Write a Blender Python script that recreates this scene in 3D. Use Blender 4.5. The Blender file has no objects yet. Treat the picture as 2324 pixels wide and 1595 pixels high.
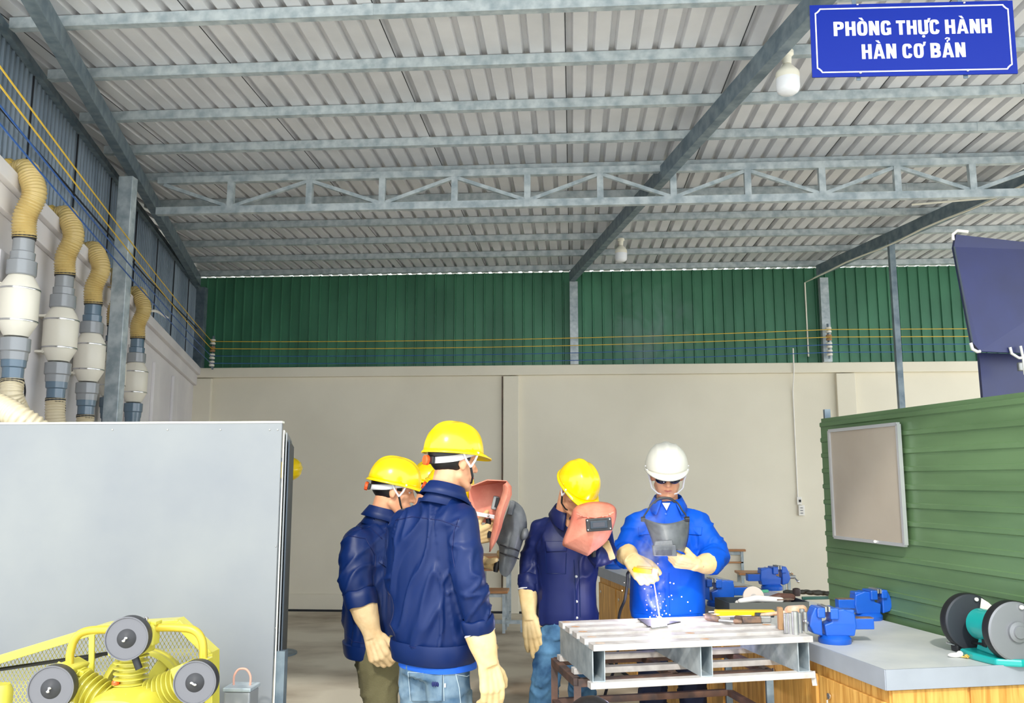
import bpy, bmesh, math, random
import numpy as np
from mathutils import Vector, Matrix, noise
from mathutils.bvhtree import BVHTree
random.seed(7)
SC = bpy.context.scene
COL = SC.collection
V = Vector
# ------------------------------------------------------------------ camera
F, HZ, VX, CZ = 1984.0, 293.0, 138.0, 1.54
pitch = math.atan(HZ / F); yaw = math.atan(VX / math.hypot(F, HZ))
cam_d = bpy.data.cameras.new('camera'); cam = bpy.data.objects.new('camera', cam_d); COL.objects.link(cam)
cam_d.sensor_width = 36.0; cam_d.lens = F / 2324 * 36; cam_d.clip_end = 300
cam.location = (0, 0, CZ); cam.rotation_euler = (math.pi / 2 + pitch, 0, yaw)
SC.camera = cam
FW = V((-math.sin(yaw) * math.cos(pitch), math.cos(yaw) * math.cos(pitch), math.sin(pitch)))
RT = V((math.cos(yaw), math.sin(yaw), 0)); UP = RT.cross(FW); CAM = V((0, 0, CZ))
def ray(x, y): return FW + RT * ((x - 1162) / F) - UP * ((y - 797.5) / F)
def at(x, y, Y): d = ray(x, y); return CAM + d * (Y / d.y)          # the point of a sight line at depth Y
def onz(x, y, z): d = ray(x, y); return CAM + d * ((z - CZ) / d.z)   # ... at height z
def onpl(x, y, p, n): d = ray(x, y); return CAM + d * ((p - CAM).dot(n) / d.dot(n))
# ------------------------------------------------------------------ light
w = bpy.data.worlds.new('sky'); SC.world = w; w.use_nodes = True
nt = w.node_tree; bg = nt.nodes['Background']
bg.inputs['Color'].default_value = (0.86, 0.93, 1.0, 1); bg.inputs['Strength'].default_value = 3.1
sun_d = bpy.data.lights.new('sun', 'SUN'); sun = bpy.data.objects.new('sun', sun_d); COL.objects.link(sun)
sun_d.energy = 2.0; sun_d.angle = math.radians(3.0); sun_d.color = (1.0, 0.95, 0.86)
az, el = math.radians(7), math.radians(38)
sdir = V((math.sin(az) * math.cos(el), math.cos(az) * math.cos(el), -math.sin(el)))
sun.rotation_euler = sdir.to_track_quat('-Z', 'Y').to_euler(); sun.location = (-2, -8, 9)
SC.view_settings.view_transform = 'Standard'; SC.view_settings.look = 'None'
SC.view_settings.gamma = 1; SC.view_settings.use_curve_mapping = False
SC.view_settings.exposure = 0.15
# ------------------------------------------------------------------ materials
def lin(c):
    return tuple(((v / 255) / 12.92 if v / 255 <= .04045 else ((v / 255 + .055) / 1.055) ** 2.4) for v in c)
def mat(name, rgb, rough=.6, metal=0., var=.0, vscale=8., bump=0., bscale=60., rgb2=None, spec=.5, stretch=None, emit=0, coat=0, alpha=1, trans=0, detail=4, sheen=0, lo=.35, hi=.65):
    m = bpy.data.materials.new(name); m.use_nodes = True; t = m.node_tree; N = t.nodes; L = t.links
    b = N['Principled BSDF']; c = (*lin(rgb), 1)
    b.inputs['Base Color'].default_value = c; b.inputs['Roughness'].default_value = rough
    b.inputs['Metallic'].default_value = metal; b.inputs['Specular IOR Level'].default_value = spec
    b.inputs['Coat Weight'].default_value = coat; b.inputs['Alpha'].default_value = alpha
    b.inputs['Transmission Weight'].default_value = trans; b.inputs['Sheen Weight'].default_value = sheen
    tc = N.new('ShaderNodeTexCoord'); src = tc.outputs['Object']
    if stretch:
        mp = N.new('ShaderNodeMapping'); mp.inputs['Scale'].default_value = stretch; L.new(src, mp.inputs['Vector']); src = mp.outputs['Vector']
    if var > 0 or rgb2:
        n = N.new('ShaderNodeTexNoise'); n.inputs['Scale'].default_value = vscale; n.inputs['Detail'].default_value = detail
        L.new(src, n.inputs['Vector'])
        r = N.new('ShaderNodeValToRGB'); r.color_ramp.elements[0].position = lo; r.color_ramp.elements[1].position = hi
        c2 = lin(rgb2) if rgb2 else tuple(v * (1 - var) for v in c[:3])
        r.color_ramp.elements[0].color = (*c2, 1)
        r.color_ramp.elements[1].color = c if rgb2 else (*[min(1, v * (1 + var * .5)) for v in c[:3]], 1)
        L.new(n.outputs['Fac'], r.inputs['Fac']); L.new(r.outputs['Color'], b.inputs['Base Color'])
    if bump > 0:
        n2 = N.new('ShaderNodeTexNoise'); n2.inputs['Scale'].default_value = bscale; n2.inputs['Detail'].default_value = 3
        L.new(src, n2.inputs['Vector'])
        bp = N.new('ShaderNodeBump'); bp.inputs['Strength'].default_value = bump; bp.inputs['Distance'].default_value = .01
        L.new(n2.outputs['Fac'], bp.inputs['Height']); L.new(bp.outputs['Normal'], b.inputs['Normal'])
    if emit:
        b.inputs['Emission Color'].default_value = c; b.inputs['Emission Strength'].default_value = emit
    return m
M = {}
M['galv'] = mat('galvanised steel', (196, 205, 208), .45, .25, vscale=14, rgb2=(154, 167, 174), detail=8, bump=.1, bscale=40, stretch=(1, 1, 1))
M['galv_dk'] = mat('weathered galvanised steel', (132, 146, 154), .5, .35, vscale=12, rgb2=(98, 114, 126), detail=8)
M['roof'] = mat('white lined roof sheet', (219, 219, 222), .38, .05, vscale=2.2, rgb2=(202, 203, 207), detail=5)
M['gap'] = mat('dark lap joint', (40, 42, 46), .8)
M['sheet'] = mat('grey corrugated wall sheet', (140, 153, 166), .42, .35, vscale=3, rgb2=(112, 126, 140), stretch=(1, 1, .3), detail=6)
M['green'] = mat('green painted sheet', (70, 128, 98), .42, .1, vscale=3, rgb2=(58, 110, 84), stretch=(1, 1, .4))
M['green2'] = mat('olive green painted sheet', (104, 134, 92), .36, .1, vscale=3, rgb2=(88, 116, 78), stretch=(.4, .4, 2))
M['plaster'] = mat('cream wall plaster', (238, 231, 212), .85, 0, vscale=.7, rgb2=(226, 219, 200), detail=5, bump=.05, bscale=90)
M['plaster_w'] = mat('white wall plaster', (236, 232, 232), .8, 0, vscale=1.4, rgb2=(222, 218, 220), detail=5)
M['board'] = mat('grey fibre board', (138, 141, 141), .6, 0, vscale=1.8, rgb2=(124, 128, 133), detail=6, lo=.3, hi=.7)
M['edge'] = mat('pale cut board edge', (226, 226, 212), .7)
M['darkmetal'] = mat('dark slate metal', (58, 68, 78), .5, .3)
M['white'] = mat('white plastic', (236, 232, 224), .4)
M['cream'] = mat('cream fan plastic', (233, 227, 212), .35)
M['steelband'] = mat('bright steel band', (200, 200, 200), .2, .9)
M['pvc'] = mat('grey pipe plastic', (148, 151, 154), .22, 0, coat=.4)
M['pvc_b'] = mat('blue grey pipe plastic', (96, 118, 136), .2, 0, coat=.4)
M['hose_y'] = mat('amber ribbed hose', (208, 182, 118), .3, 0, coat=.3)
M['hose_c'] = mat('cream ribbed hose', (214, 200, 168), .3, 0, coat=.3)
M['hose_yd'] = mat('yellow hose flange', (220, 186, 90), .5, var=.2)
M['black'] = mat('black rubber', (24, 25, 28), .5)
M['wire_y'] = mat('yellow cable', (222, 184, 60), .5)
M['wire_b'] = mat('blue cable', (36, 88, 160), .5)
M['wire_k'] = mat('black cable', (28, 30, 36), .6)
M['navy'] = mat('navy cotton drill', (10, 34, 84), .42, 0, spec=.28, var=.08, vscale=6, bump=.06, bscale=700)
M['navy_d'] = mat('dark navy cotton', (24, 34, 84), .45, 0, spec=.28, var=.08, vscale=6, bump=.06, bscale=700)
M['royal'] = mat('royal blue cotton', (0, 88, 210), .6, 0, spec=.25, var=.1, vscale=6, bump=.06, bscale=700)
M['shirt'] = mat('bright blue t shirt', (20, 90, 200), .8)
M['denim'] = mat('faded blue denim', (122, 144, 160), .9, 0, vscale=9, rgb2=(70, 98, 124), bump=.15, bscale=600, lo=.38, hi=.6, spec=.2)
M['denim_d'] = mat('blue denim', (96, 140, 176), .85, 0, vscale=8, rgb2=(36, 68, 104), bump=.15, bscale=600, spec=.2, lo=.35, hi=.65)
M['olive'] = mat('olive trousers', (104, 98, 68), .9, 0, var=.12, bump=.3, bscale=200)
M['trous'] = mat('dark navy trousers', (18, 28, 58), .8, 0, var=.2)
M['darkcloth'] = mat('dark cloth', (34, 36, 44), .85)
M['skin'] = mat('skin', (232, 172, 134), .5, 0, vscale=18, rgb2=(220, 156, 118), spec=.35)
M['lip'] = mat('lips', (186, 106, 94), .5)
M['hair'] = mat('black hair', (24, 21, 22), .42, 0, bump=.12, bscale=420, stretch=(1, 1, .3))
M['glove'] = mat('tan leather', (232, 204, 150), .75, 0, vscale=16, rgb2=(220, 188, 132), bump=.1, bscale=300)
M['glove_o'] = mat('worn tan leather', (226, 196, 150), .75, 0, vscale=14, rgb2=(204, 168, 120), bump=.12, bscale=300)
M['helm_y'] = mat('yellow helmet plastic', (248, 210, 0), .24, 0, coat=.35)
M['helm_w'] = mat('white helmet plastic', (222, 219, 206), .35, 0, var=.04)
M['orange'] = mat('orange plastic', (250, 96, 40), .4)
M['strapw'] = mat('white strap', (226, 224, 226), .6)
M['lens'] = mat('dark lens', (16, 22, 48), .08, 0, coat=1)
M['mask_o'] = mat('terracotta fibre shield', (240, 158, 132), .6, 0, vscale=9, rgb2=(220, 126, 104), bump=.3, bscale=40)
M['mask_g'] = mat('scuffed grey shield', (118, 122, 124), .42, 0, vscale=10, rgb2=(84, 88, 92), bump=.2, bscale=40)
M['mask_k'] = mat('worn black frame', (48, 48, 50), .5, var=.3, vscale=40)
M['shoe'] = mat('dark shoe', (40, 40, 46), .6)
M['comp'] = mat('yellow machine enamel', (212, 202, 72), .3, 0, coat=.3, var=.05)
M['comp_d'] = mat('yellow cast enamel', (206, 197, 80), .42, 0, coat=.15, var=.08)
M['copper'] = mat('yellow sprayed pipe', (206, 182, 62), .35, .2)
M['filter'] = mat('black pressed steel', (58, 58, 60), .5, 0, spec=.3)
M['filter_r'] = mat('polished filter rim', (110, 110, 114), .35, .3)
M['chrome'] = mat('chrome', (220, 220, 222), .2, .9)
M['benchtop'] = mat('sky lightened grey bench top', (212, 212, 206), .5, 0, vscale=3, rgb2=(184, 187, 188), detail=8, lo=.3, hi=.7)  # base colours lightened to stand in for sky reflected in the top
M['benchedge'] = mat('slate grey edging', (158, 163, 172), .5, var=.06)
M['vise'] = mat('blue vise enamel', (22, 92, 196), .35, 0, var=.1, coat=.2)
M['rawsteel'] = mat('rusty bare steel', (150, 120, 96), .6, .3, vscale=30, rgb2=(104, 90, 84), detail=6)
M['steel'] = mat('bare steel', (176, 176, 172), .4, .6, var=.15, vscale=20)
M['rust'] = mat('rusted angle iron', (122, 92, 78), .75, .2, vscale=14, rgb2=(84, 72, 70), detail=6)
M['palletw'] = mat('chalky white painted steel', (212, 207, 202), .6, 0, vscale=16, rgb2=(184, 178, 173), lo=.3, hi=.6)
M['rustspot'] = mat('heat tinted steel', (206, 150, 100), .6, .1, vscale=20, rgb2=(222, 200, 180))
M['teal'] = mat('teal enamel', (20, 164, 158), .32, 0, coat=.3)
M['gwheel'] = mat('grinder guard', (132, 134, 138), .42, .25)
M['gdark'] = mat('dark grinder guard', (56, 60, 66), .45, .2)
M['yellowp'] = mat('yellow painted metal', (250, 206, 20), .4)
M['brownp'] = mat('brown paper bundle', (180, 140, 100), .8, var=.2)
M['greenp'] = mat('green handle plastic', (90, 180, 140), .5)
M['signblue'] = mat('blue enamel sign', (0, 34, 138), .35, 0, spec=.2)
M['signwhite'] = mat('white sign lettering', (246, 246, 250), .35)
M['bulb'] = mat('white bulb diffuser', (232, 234, 238), .3)
M['bulbbase'] = mat('ivory bulb body', (234, 230, 214), .4)
M['ttable'] = mat('navy table tennis top', (34, 42, 96), .4, 0, vscale=2.5, rgb2=(28, 34, 78))
M['cork'] = mat('beige notice board', (178, 166, 148), .8, 0, vscale=2, rgb2=(168, 155, 137))
M['alu'] = mat('aluminium frame', (206, 206, 206), .35, .5)
M['hot'] = mat('white hot arc', (255, 236, 255), .5, emit=22)
M['spark'] = mat('glowing spark', (255, 190, 160), .5, emit=4)
M['rod'] = mat('hot welding rod', (250, 180, 150), .5, emit=.7)
M['yard'] = mat('pale light bouncing yard', (216, 212, 202), .9)  # extra pale so the ground throws light into the shed
M['leaf'] = mat('green leaves', (130, 170, 60), .6, var=.4)
def wood(name, a, b, sc=(1, 6, 6)):
    m = bpy.data.materials.new(name); m.use_nodes = True; t = m.node_tree; N = t.nodes; L = t.links; p = N['Principled BSDF']
    tc = N.new('ShaderNodeTexCoord'); mp = N.new('ShaderNodeMapping'); mp.inputs['Scale'].default_value = sc
    L.new(tc.outputs['Object'], mp.inputs['Vector'])
    n = N.new('ShaderNodeTexNoise'); n.inputs['Scale'].default_value = 3; n.inputs['Detail'].default_value = 6; n.inputs['Distortion'].default_value = 1.2
    L.new(mp.outputs['Vector'], n.inputs['Vector'])
    r = N.new('ShaderNodeValToRGB'); r.color_ramp.elements[0].position = .36; r.color_ramp.elements[1].position = .62
    r.color_ramp.elements[0].color = (*lin(a), 1); r.color_ramp.elements[1].color = (*lin(b), 1)
    L.new(n.outputs['Fac'], r.inputs['Fac']); L.new(r.outputs['Color'], p.inputs['Base Color']); p.inputs['Roughness'].default_value = .42
    return m
M['wood'] = wood('golden plywood', (196, 138, 62), (234, 182, 98), (9, 9, .8))
M['deskwood'] = wood('brown desk top', (160, 108, 66), (190, 136, 86), (1, 8, 8))
def floor_mat():
    m = bpy.data.materials.new('stained concrete'); m.use_nodes = True; t = m.node_tree; N = t.nodes; L = t.links; p = N['Principled BSDF']
    tc = N.new('ShaderNodeTexCoord'); n = N.new('ShaderNodeTexNoise'); n.inputs['Scale'].default_value = .9; n.inputs['Detail'].default_value = 8
    mp = N.new('ShaderNodeMapping'); mp.inputs['Scale'].default_value = (1, 1.4, 1)
    L.new(tc.outputs['Object'], mp.inputs['Vector']); L.new(mp.outputs['Vector'], n.inputs['Vector'])
    r = N.new('ShaderNodeValToRGB'); e = r.color_ramp.elements
    e[0].position = .32; e[0].color = (*lin((150, 136, 118)), 1); e[1].position = .58; e[1].color = (*lin((216, 208, 190)), 1)
    x = e.new(.45); x.color = (*lin((194, 184, 166)), 1)
    L.new(n.outputs['Fac'], r.inputs['Fac']); L.new(r.outputs['Color'], p.inputs['Base Color']); p.inputs['Roughness'].default_value = .8
    return m
M['floor'] = floor_mat()
# ------------------------------------------------------------------ scene helpers
def tag(o, label=None, cat=None, group=None, kind=None):
    for k, v in (('label', label), ('category', cat), ('group', group), ('kind', kind)):
        if v: o[k] = v
    return o
def thing(name, label, cat, loc=(0, 0, 0), group=None):
    o = bpy.data.objects.new(name, None); COL.objects.link(o); o.location = loc; o.empty_display_size = .1
    return tag(o, label, cat, group)
def rootloc(o):
    while o.parent: o = o.parent
    return V(o.location)
def link_mesh(me, name, m, parent=None, origin=None):
    o = bpy.data.objects.new(name, me); COL.objects.link(o)
    if m: me.materials.clear(); me.materials.append(m)
    if parent:
        off = rootloc(parent); o.parent = parent; me.transform(Matrix.Translation(-off))
    elif origin is not None:
        me.transform(Matrix.Translation(-V(origin))); o.location = origin
    return o
class MB:
    def __init__(s): s.v = []; s.f = []; s.mi = []
    def add(s, vs, fs, mi=0):
        n = len(s.v); s.v += [tuple(v) for v in vs]; s.f += [tuple(i + n for i in f) for f in fs]; s.mi += [mi] * len(fs); return s
    def box(s, c, d, R=None, mi=0):
        c = V(c); vs = []
        for x in (-.5, .5):
            for y in (-.5, .5):
                for z in (-.5, .5):
                    q = V((x * d[0], y * d[1], z * d[2])); vs.append(c + (R @ q if R else q))
        return s.add(vs, [(0, 1, 3, 2), (4, 6, 7, 5), (0, 4, 5, 1), (2, 3, 7, 6), (0, 2, 6, 4), (1, 5, 7, 3)], mi)
    def beam(s, a, b, w_, h, up=(0, 0, 1), mi=0):
        a = V(a); b = V(b); d = (b - a).normalized(); u = V(up); r = d.cross(u).normalized(); u = r.cross(d).normalized()
        vs = [p + r * (w_ / 2 * i) + u * (h / 2 * j) for p in (a, b) for i, j in ((-1, -1), (1, -1), (1, 1), (-1, 1))]
        return s.add(vs, [(3, 2, 1, 0), (4, 5, 6, 7), (0, 1, 5, 4), (1, 2, 6, 5), (2, 3, 7, 6), (3, 0, 4, 7)], mi)
    def tube(s, pts, r, n=10, cap=True, mi=0, closed=False):
        P = [V(p) for p in pts]; k = len(P); R = r if isinstance(r, (list, tuple)) else [r] * k; vs = []; prev = None
        for i, p in enumerate(P):
            if closed: d = P[(i + 1) % k] - P[i - 1]
            else: d = P[min(i + 1, k - 1)] - P[max(i - 1, 0)]
            if d.length < 1e-9: d = V((0, 0, 1))
            d.normalize()
            if prev is None:
                u = d.orthogonal().normalized()
            else:
                u = prev - d * prev.dot(d)
                u = u.normalized() if u.length > 1e-6 else d.orthogonal().normalized()
            prev = u; wv = d.cross(u)
            vs += [p + (u * math.cos(2 * math.pi * j / n) + wv * math.sin(2 * math.pi * j / n)) * R[i] for j in range(n)]
        fs = []; m_ = k if closed else k - 1
        for i in range(m_):
            for j in range(n):
                a0 = i * n; b0 = ((i + 1) % k) * n; j2 = (j + 1) % n
                fs.append((a0 + j, a0 + j2, b0 + j2, b0 + j))
        if cap and not closed: fs += [tuple(range(n))[::-1], tuple((k - 1) * n + j for j in range(n))]
        return s.add(vs, fs, mi)
    def cyl(s, a, b, r, r2=None, n=20, mi=0): return s.tube([a, b], [r, r if r2 is None else r2], n, mi=mi)
    def lathe(s, prof, o=(0, 0, 0), axis=(0, 0, 1), n=28, mi=0):      # prof: (radius, distance along the axis)
        o = V(o); ax = V(axis).normalized(); u = ax.orthogonal().normalized(); wv = ax.cross(u); vs = []
        for r, h in prof:
            vs += [o + ax * h + (u * math.cos(2 * math.pi * j / n) + wv * math.sin(2 * math.pi * j / n)) * max(r, 1e-5) for j in range(n)]
        k = len(prof); fs = [(i * n + j, i * n + (j + 1) % n, (i + 1) * n + (j + 1) % n, (i + 1) * n + j) for i in range(k - 1) for j in range(n)]
        fs += [tuple(range(n))[::-1], tuple((k - 1) * n + j for j in range(n))]
        return s.add(vs, fs, mi)
    def prism(s, pts, vec, mi=0):
        P = [V(p) for p in pts]; n = len(P); vec = V(vec)
        vs = P + [p + vec for p in P]
        return s.add(vs, [tuple(range(n)), tuple(range(2 * n - 1, n - 1, -1))] + [(i, i + n, (i + 1) % n + n, (i + 1) % n) for i in range(n)], mi)
    def ell(s, c, r, R=None, n=16, m=10, mi=0):
        c = V(c); vs = []
        for i in range(m + 1):
            th = math.pi * i / m
            for j in range(n):
                ph = 2 * math.pi * j / n
                q = V((r[0] * math.sin(th) * math.cos(ph), r[1] * math.sin(th) * math.sin(ph), r[2] * math.cos(th)))
                vs.append(c + (R @ q if R else q))
        fs = [(i * n + j, (i + 1) * n + j, (i + 1) * n + (j + 1) % n, i * n + (j + 1) % n) for i in range(m) for j in range(n)]
        return s.add(vs, fs, mi)
    def cap(s, a, b, ra, rb, n=14):                                   # a round cone: two spheres and the cone between
        a = V(a); b = V(b); d = b - a; L_ = d.length
        if L_ < 1e-6: return s.ell(a, (ra,) * 3)
        d.normalize(); prof = []
        for i in range(6): t = math.pi / 2 * i / 5; prof.append((ra * math.sin(t), -ra * math.cos(t)))
        for i in range(6): t = math.pi / 2 * i / 5; prof.append((rb * math.cos(t), L_ + rb * math.sin(t)))
        return s.lathe(prof, a, d, n)
    def chain(s, pts, rs):
        for i in range(len(pts) - 1): s.cap(pts[i], pts[i + 1], rs[i], rs[i + 1])
        return s
    def rings(s, R_):                                                 # R_: list of (centre, u half axis, v half axis, exponent)
        n = 32; vs = []
        for c, u, v, e in R_:
            for j in range(n):
                t = 2 * math.pi * j / n; cx, sx = math.cos(t), math.sin(t)
                vs.append(V(c) + V(u) * math.copysign(abs(cx) ** (2 / e), cx) + V(v) * math.copysign(abs(sx) ** (2 / e), sx))
        k = len(R_); fs = [(i * n + j, i * n + (j + 1) % n, (i + 1) * n + (j + 1) % n, (i + 1) * n + j) for i in range(k - 1) for j in range(n)]
        fs += [tuple(range(n))[::-1], tuple((k - 1) * n + j for j in range(n))]
        return s.add(vs, fs)
    def mesh(s, smooth=True, merge=0):
        me = bpy.data.meshes.new('m'); me.from_pydata(s.v, [], s.f)
        b = bmesh.new(); b.from_mesh(me)
        if merge: bmesh.ops.remove_doubles(b, verts=b.verts, dist=merge)
        bmesh.ops.recalc_face_normals(b, faces=b.faces)
        b.to_mesh(me); b.free()
        if not merge and len(s.mi) == len(me.polygons) and any(s.mi): me.polygons.foreach_set('material_index', s.mi)
        me.polygons.foreach_set('use_smooth', [smooth] * len(me.polygons)); me.update()
        return me
    def build(s, name, m, parent=None, origin=None, smooth=True, sharp=35, bevel=0, solid=0, mats=None, merge=0):
        me = s.mesh(smooth, merge)
        if smooth:
            try: me.set_sharp_from_angle(angle=math.radians(sharp))
            except Exception: pass
        mi = s.mi[:] if mats and not merge else None
        o = link_mesh(me, name, m, parent, origin)
        if mats:
            for x in mats: me.materials.append(x)
            if mi: me.polygons.foreach_set('material_index', mi)
        if bevel:
            b = o.modifiers.new('bevel', 'BEVEL'); b.width = bevel; b.segments = 2; b.limit_method = 'ANGLE'; b.angle_limit = math.radians(40)
        if solid:
            b = o.modifiers.new('solid', 'SOLIDIFY'); b.thickness = solid; b.offset = 0
        return o
def remesh(mb, voxel, it=6, fac=.5):                                  # one continuous skin round overlapping volumes
    me = mb.mesh(False); o = bpy.data.objects.new('tmp', me); COL.objects.link(o)
    a = o.modifiers.new('r', 'REMESH'); a.mode = 'VOXEL'; a.voxel_size = voxel; a.use_smooth_shade = True
    b = o.modifiers.new('s', 'SMOOTH'); b.factor = fac; b.iterations = it
    dg = bpy.context.evaluated_depsgraph_get(); dg.update()
    r = bpy.data.meshes.new_from_object(o.evaluated_get(dg)); bpy.data.objects.remove(o); bpy.data.meshes.remove(me)
    r.polygons.foreach_set('use_smooth', [True] * len(r.polygons))
    return r
def bvh_of(me): return BVHTree.FromPolygons([v.co.copy() for v in me.vertices], [tuple(p.vertices) for p in me.polygons])
def hit(bv, x, y, off=.004, default=None):
    d = ray(x, y).normalized(); h = bv.ray_cast(CAM, d, 20)
    if h[0] is None: return default
    return h[0] - d * off
def patch(bv, poly, off=.005, n=18):                                   # cloth patch lying on a surface; poly: four corners seen from the front
    a, b, c, d = [V((p[0], p[1], 0)) for p in poly]; vs = []; last = None
    for i in range(n):
        for j in range(n):
            u, v_ = i / (n - 1), j / (n - 1); q = (a * (1 - u) + b * u) * (1 - v_) + (d * (1 - u) + c * u) * v_
            h = hit(bv, q.x, q.y, off, last); last = h or last; vs.append(h)
    if any(x is None for x in vs):
        g = next((x for x in vs if x is not None), None)
        if g is None: return None
        vs = [x or g for x in vs]
    mb = MB(); mb.add(vs, [(i * n + j, (i + 1) * n + j, (i + 1) * n + j + 1, i * n + j + 1) for i in range(n - 1) for j in range(n - 1)])
    return mb
def seam(bv, pts, r=.002, off=.0022, n=14):
    P = []
    for (x0, y0), (x1, y1) in zip(pts[:-1], pts[1:]):
        for i in range(n):
            h = hit(bv, x0 + (x1 - x0) * i / n, y0 + (y1 - y0) * i / n, off)
            if h: P.append(h)
    return MB().tube(P, r, 6) if len(P) > 2 else None
def copy_tree(o, parent=None):
    c = o.copy(); COL.objects.link(c)
    if parent: c.parent = parent
    for ch in list(o.children): copy_tree(ch, c)
    return c
def struct(name, mb, m, **k): o = mb.build(name, m, **k); o['kind'] = 'structure'; return o
# ------------------------------------------------------------------ the shed
YB = 10.6
def roofz(Y): return 4.10 - .012 * (YB - Y)
g = MB(); g.add([(-60, -60, 0), (60, -60, 0), (60, 60, 0), (-60, 60, 0)], [(0, 1, 2, 3)]); struct('floor', g, M['floor'], smooth=False)
g = MB().box((0, -28.0, .0), (110, 61, .02)); struct('floor_bounce', g, M['yard'], smooth=False)  # unseen slab added to bounce light up to the ceiling
# left wall line, from the back corner towards the camera
LA = V((-4.72, YB, 0)); LD = (V((-3.22, 4.92, 0)) - LA).normalized(); LN = V((-LD.y, LD.x, 0))
if LN.x < 0: LN = -LN
LLEN = 6.9
def capz(s): return 2.93 + .0405 * s
def lw(s, off, z): p = LA + LD * s + LN * off; return V((p.x, p.y, z))
def lw_s_px(x, y, off):                                                  # distance along the left wall under pixel column x
    d = ray(x, y); n = LN; p = LA + LN * off; t = (p - CAM).dot(n) / V((d.x, d.y, 0)).dot(n)
    q = V((d.x * t, d.y * t, 0)); return (q - LA).dot(LD), CZ + d.z * t
# roof: trapezoid ribs running front to back
PT = .126; NX = 124; X0 = -8.54
mb = MB(); yb = YB + .06
def yfront(x):  # unseen front edge and long left overhang are shaped for the light
    if x > .2: return 1.9
    s = (x + 4 - LA.x) / LD.x; return max(1.9, (LA + LD * s).y)
for i in range(NX):
    xa = X0 + i * PT; ya = yfront(xa)
    prof = [(0, 0), (.078, 0), (.088, .034), (.114, .034), (PT, 0)]
    a = [(xa + u, ya, roofz(ya) + h) for u, h in prof]; b = [(xa + u, yb, roofz(yb) + h) for u, h in prof]
    mb.add(a + b, [(j, j + 1, j + 6, j + 5) for j in range(4)])
    if i % 8 == 3:
        mb.add([(xa + .078, ya, roofz(ya) - .0015), (xa + .0835, ya, roofz(ya) - .0015), (xa + .0835, yb, roofz(yb) - .0015), (xa + .078, yb, roofz(yb) - .0015)], [(0, 1, 2, 3)], 1)
rf = struct('ceiling', mb, M['roof'], smooth=False, mats=[M['gap']], solid=.0012)
# back wall
XR = 7.2
mb = MB(); mb.box(((LA.x + XR) / 2, YB + .1, 1.45), (XR - LA.x + .4, .2, 2.9))
struct('wall_back', mb, M['plaster'], bevel=.004, smooth=False)
mb = MB()
for x0, x1 in ((1143, 1178), (1897, 1940)):
    a = at(x0, 900, YB).x; b = at(x1, 900, YB).x; mb.box(((a + b) / 2, YB - .03, 1.4), (b - a, .06, 2.8))
mb.box((LA.x + .12, YB - .03, 1.4), (.24, .06, 2.8))
struct('trim_1', mb, M['plaster'], bevel=.006, smooth=False)
mb = MB(); mb.box(((LA.x + XR) / 2, YB - .035, 2.87), (XR - LA.x, .07, .12)); struct('trim_2', mb, M['plaster'], bevel=.006, smooth=False)
mb = MB(); mb.box(((LA.x + XR) / 2, YB - .02, .1), (XR - LA.x, .04, .2)); struct('baseboard_back', mb, M['plaster'], smooth=False)
mb = MB(); mb.box(((LA.x + XR) / 2, YB - .045, .012), (XR - LA.x, .012, .024)); struct('trim_3', mb, M['gap'], smooth=False)
def sheet(p0, p1, z0, z1, nrm, pitch_, h, flat=.7):                   # upright sheet with vertical ribs standing out along nrm
    p0 = V(p0); p1 = V(p1); d = p1 - p0; L_ = d.length; d.normalize(); n = int(L_ / pitch_); mb = MB(); nr = V(nrm)
    z1a, z1b = z1 if isinstance(z1, tuple) else (z1, z1)
    for i in range(n):
        us = [i * pitch_ + pitch_ * k for k in (0, flat, flat + .07, .93, 1.0)]; hs = [0, 0, h, h, 0]
        vs = []
        for u, hh in zip(us, hs):
            p = p0 + d * u + nr * hh; zt = z1a + (z1b - z1a) * u / L_; vs += [V((p.x, p.y, z0)), V((p.x, p.y, zt))]
        mb.add(vs, [(2 * j, 2 * j + 2, 2 * j + 3, 2 * j + 1) for j in range(4)])
    return mb
mb = sheet((LA.x, YB - .01, 0), (XR, YB - .01, 0), 2.93, roofz(YB) - .006, (0, -1, 0), .122, .02, .78)
struct('wall_back_upper', mb, M['green'], smooth=False, solid=.001)
# left wall: plastered masonry below, grey sheet above
def slant(s0_, s1_, off, th, za, zb): # slab along the wall with a sloping top and bottom
    P = []
    for s_ in (s0_, s1_):
        z0_ = za(s_); z1_ = zb(s_)
        P += [lw(s_, off - th / 2, z0_), lw(s_, off + th / 2, z0_), lw(s_, off + th / 2, z1_), lw(s_, off - th / 2, z1_)]
    return MB().add(P, [(0, 1, 2, 3), (7, 6, 5, 4), (0, 4, 5, 1), (1, 5, 6, 2), (2, 6, 7, 3), (3, 7, 4, 0)])
struct('wall_left', slant(-.2, LLEN, -.1, .2, lambda s: 0, lambda s: capz(s) - .06), M['plaster_w'], smooth=False)
mb = slant(-.1, LLEN, -.03, .22, lambda s: capz(s) - .09, capz); c2_ = slant(-.1, LLEN, .02, .04, lambda s: capz(s) - .22, lambda s: capz(s) - .09); mb.add(c2_.v, c2_.f)
struct('trim_4', mb, M['plaster_w'], bevel=.006, smooth=False)
mb = MB()
for k in range(6):
    s_ = LLEN - .55 - k * 1.0; mb.beam(lw(s_ - .13, .015, 1.35), lw(s_ + .13, .015, 1.35), .03, 2.6 + capz(s_) - 2.95)
struct('trim_5', mb, M['plaster_w'], bevel=.006, smooth=False)
mb = sheet(lw(0, -.03, 0), lw(LLEN, -.03, 0), 2.93, (3.96, 3.96), LN, .072, .014, .6)
struct('wall_left_upper', mb, M['sheet'], smooth=False, solid=.001)
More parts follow.
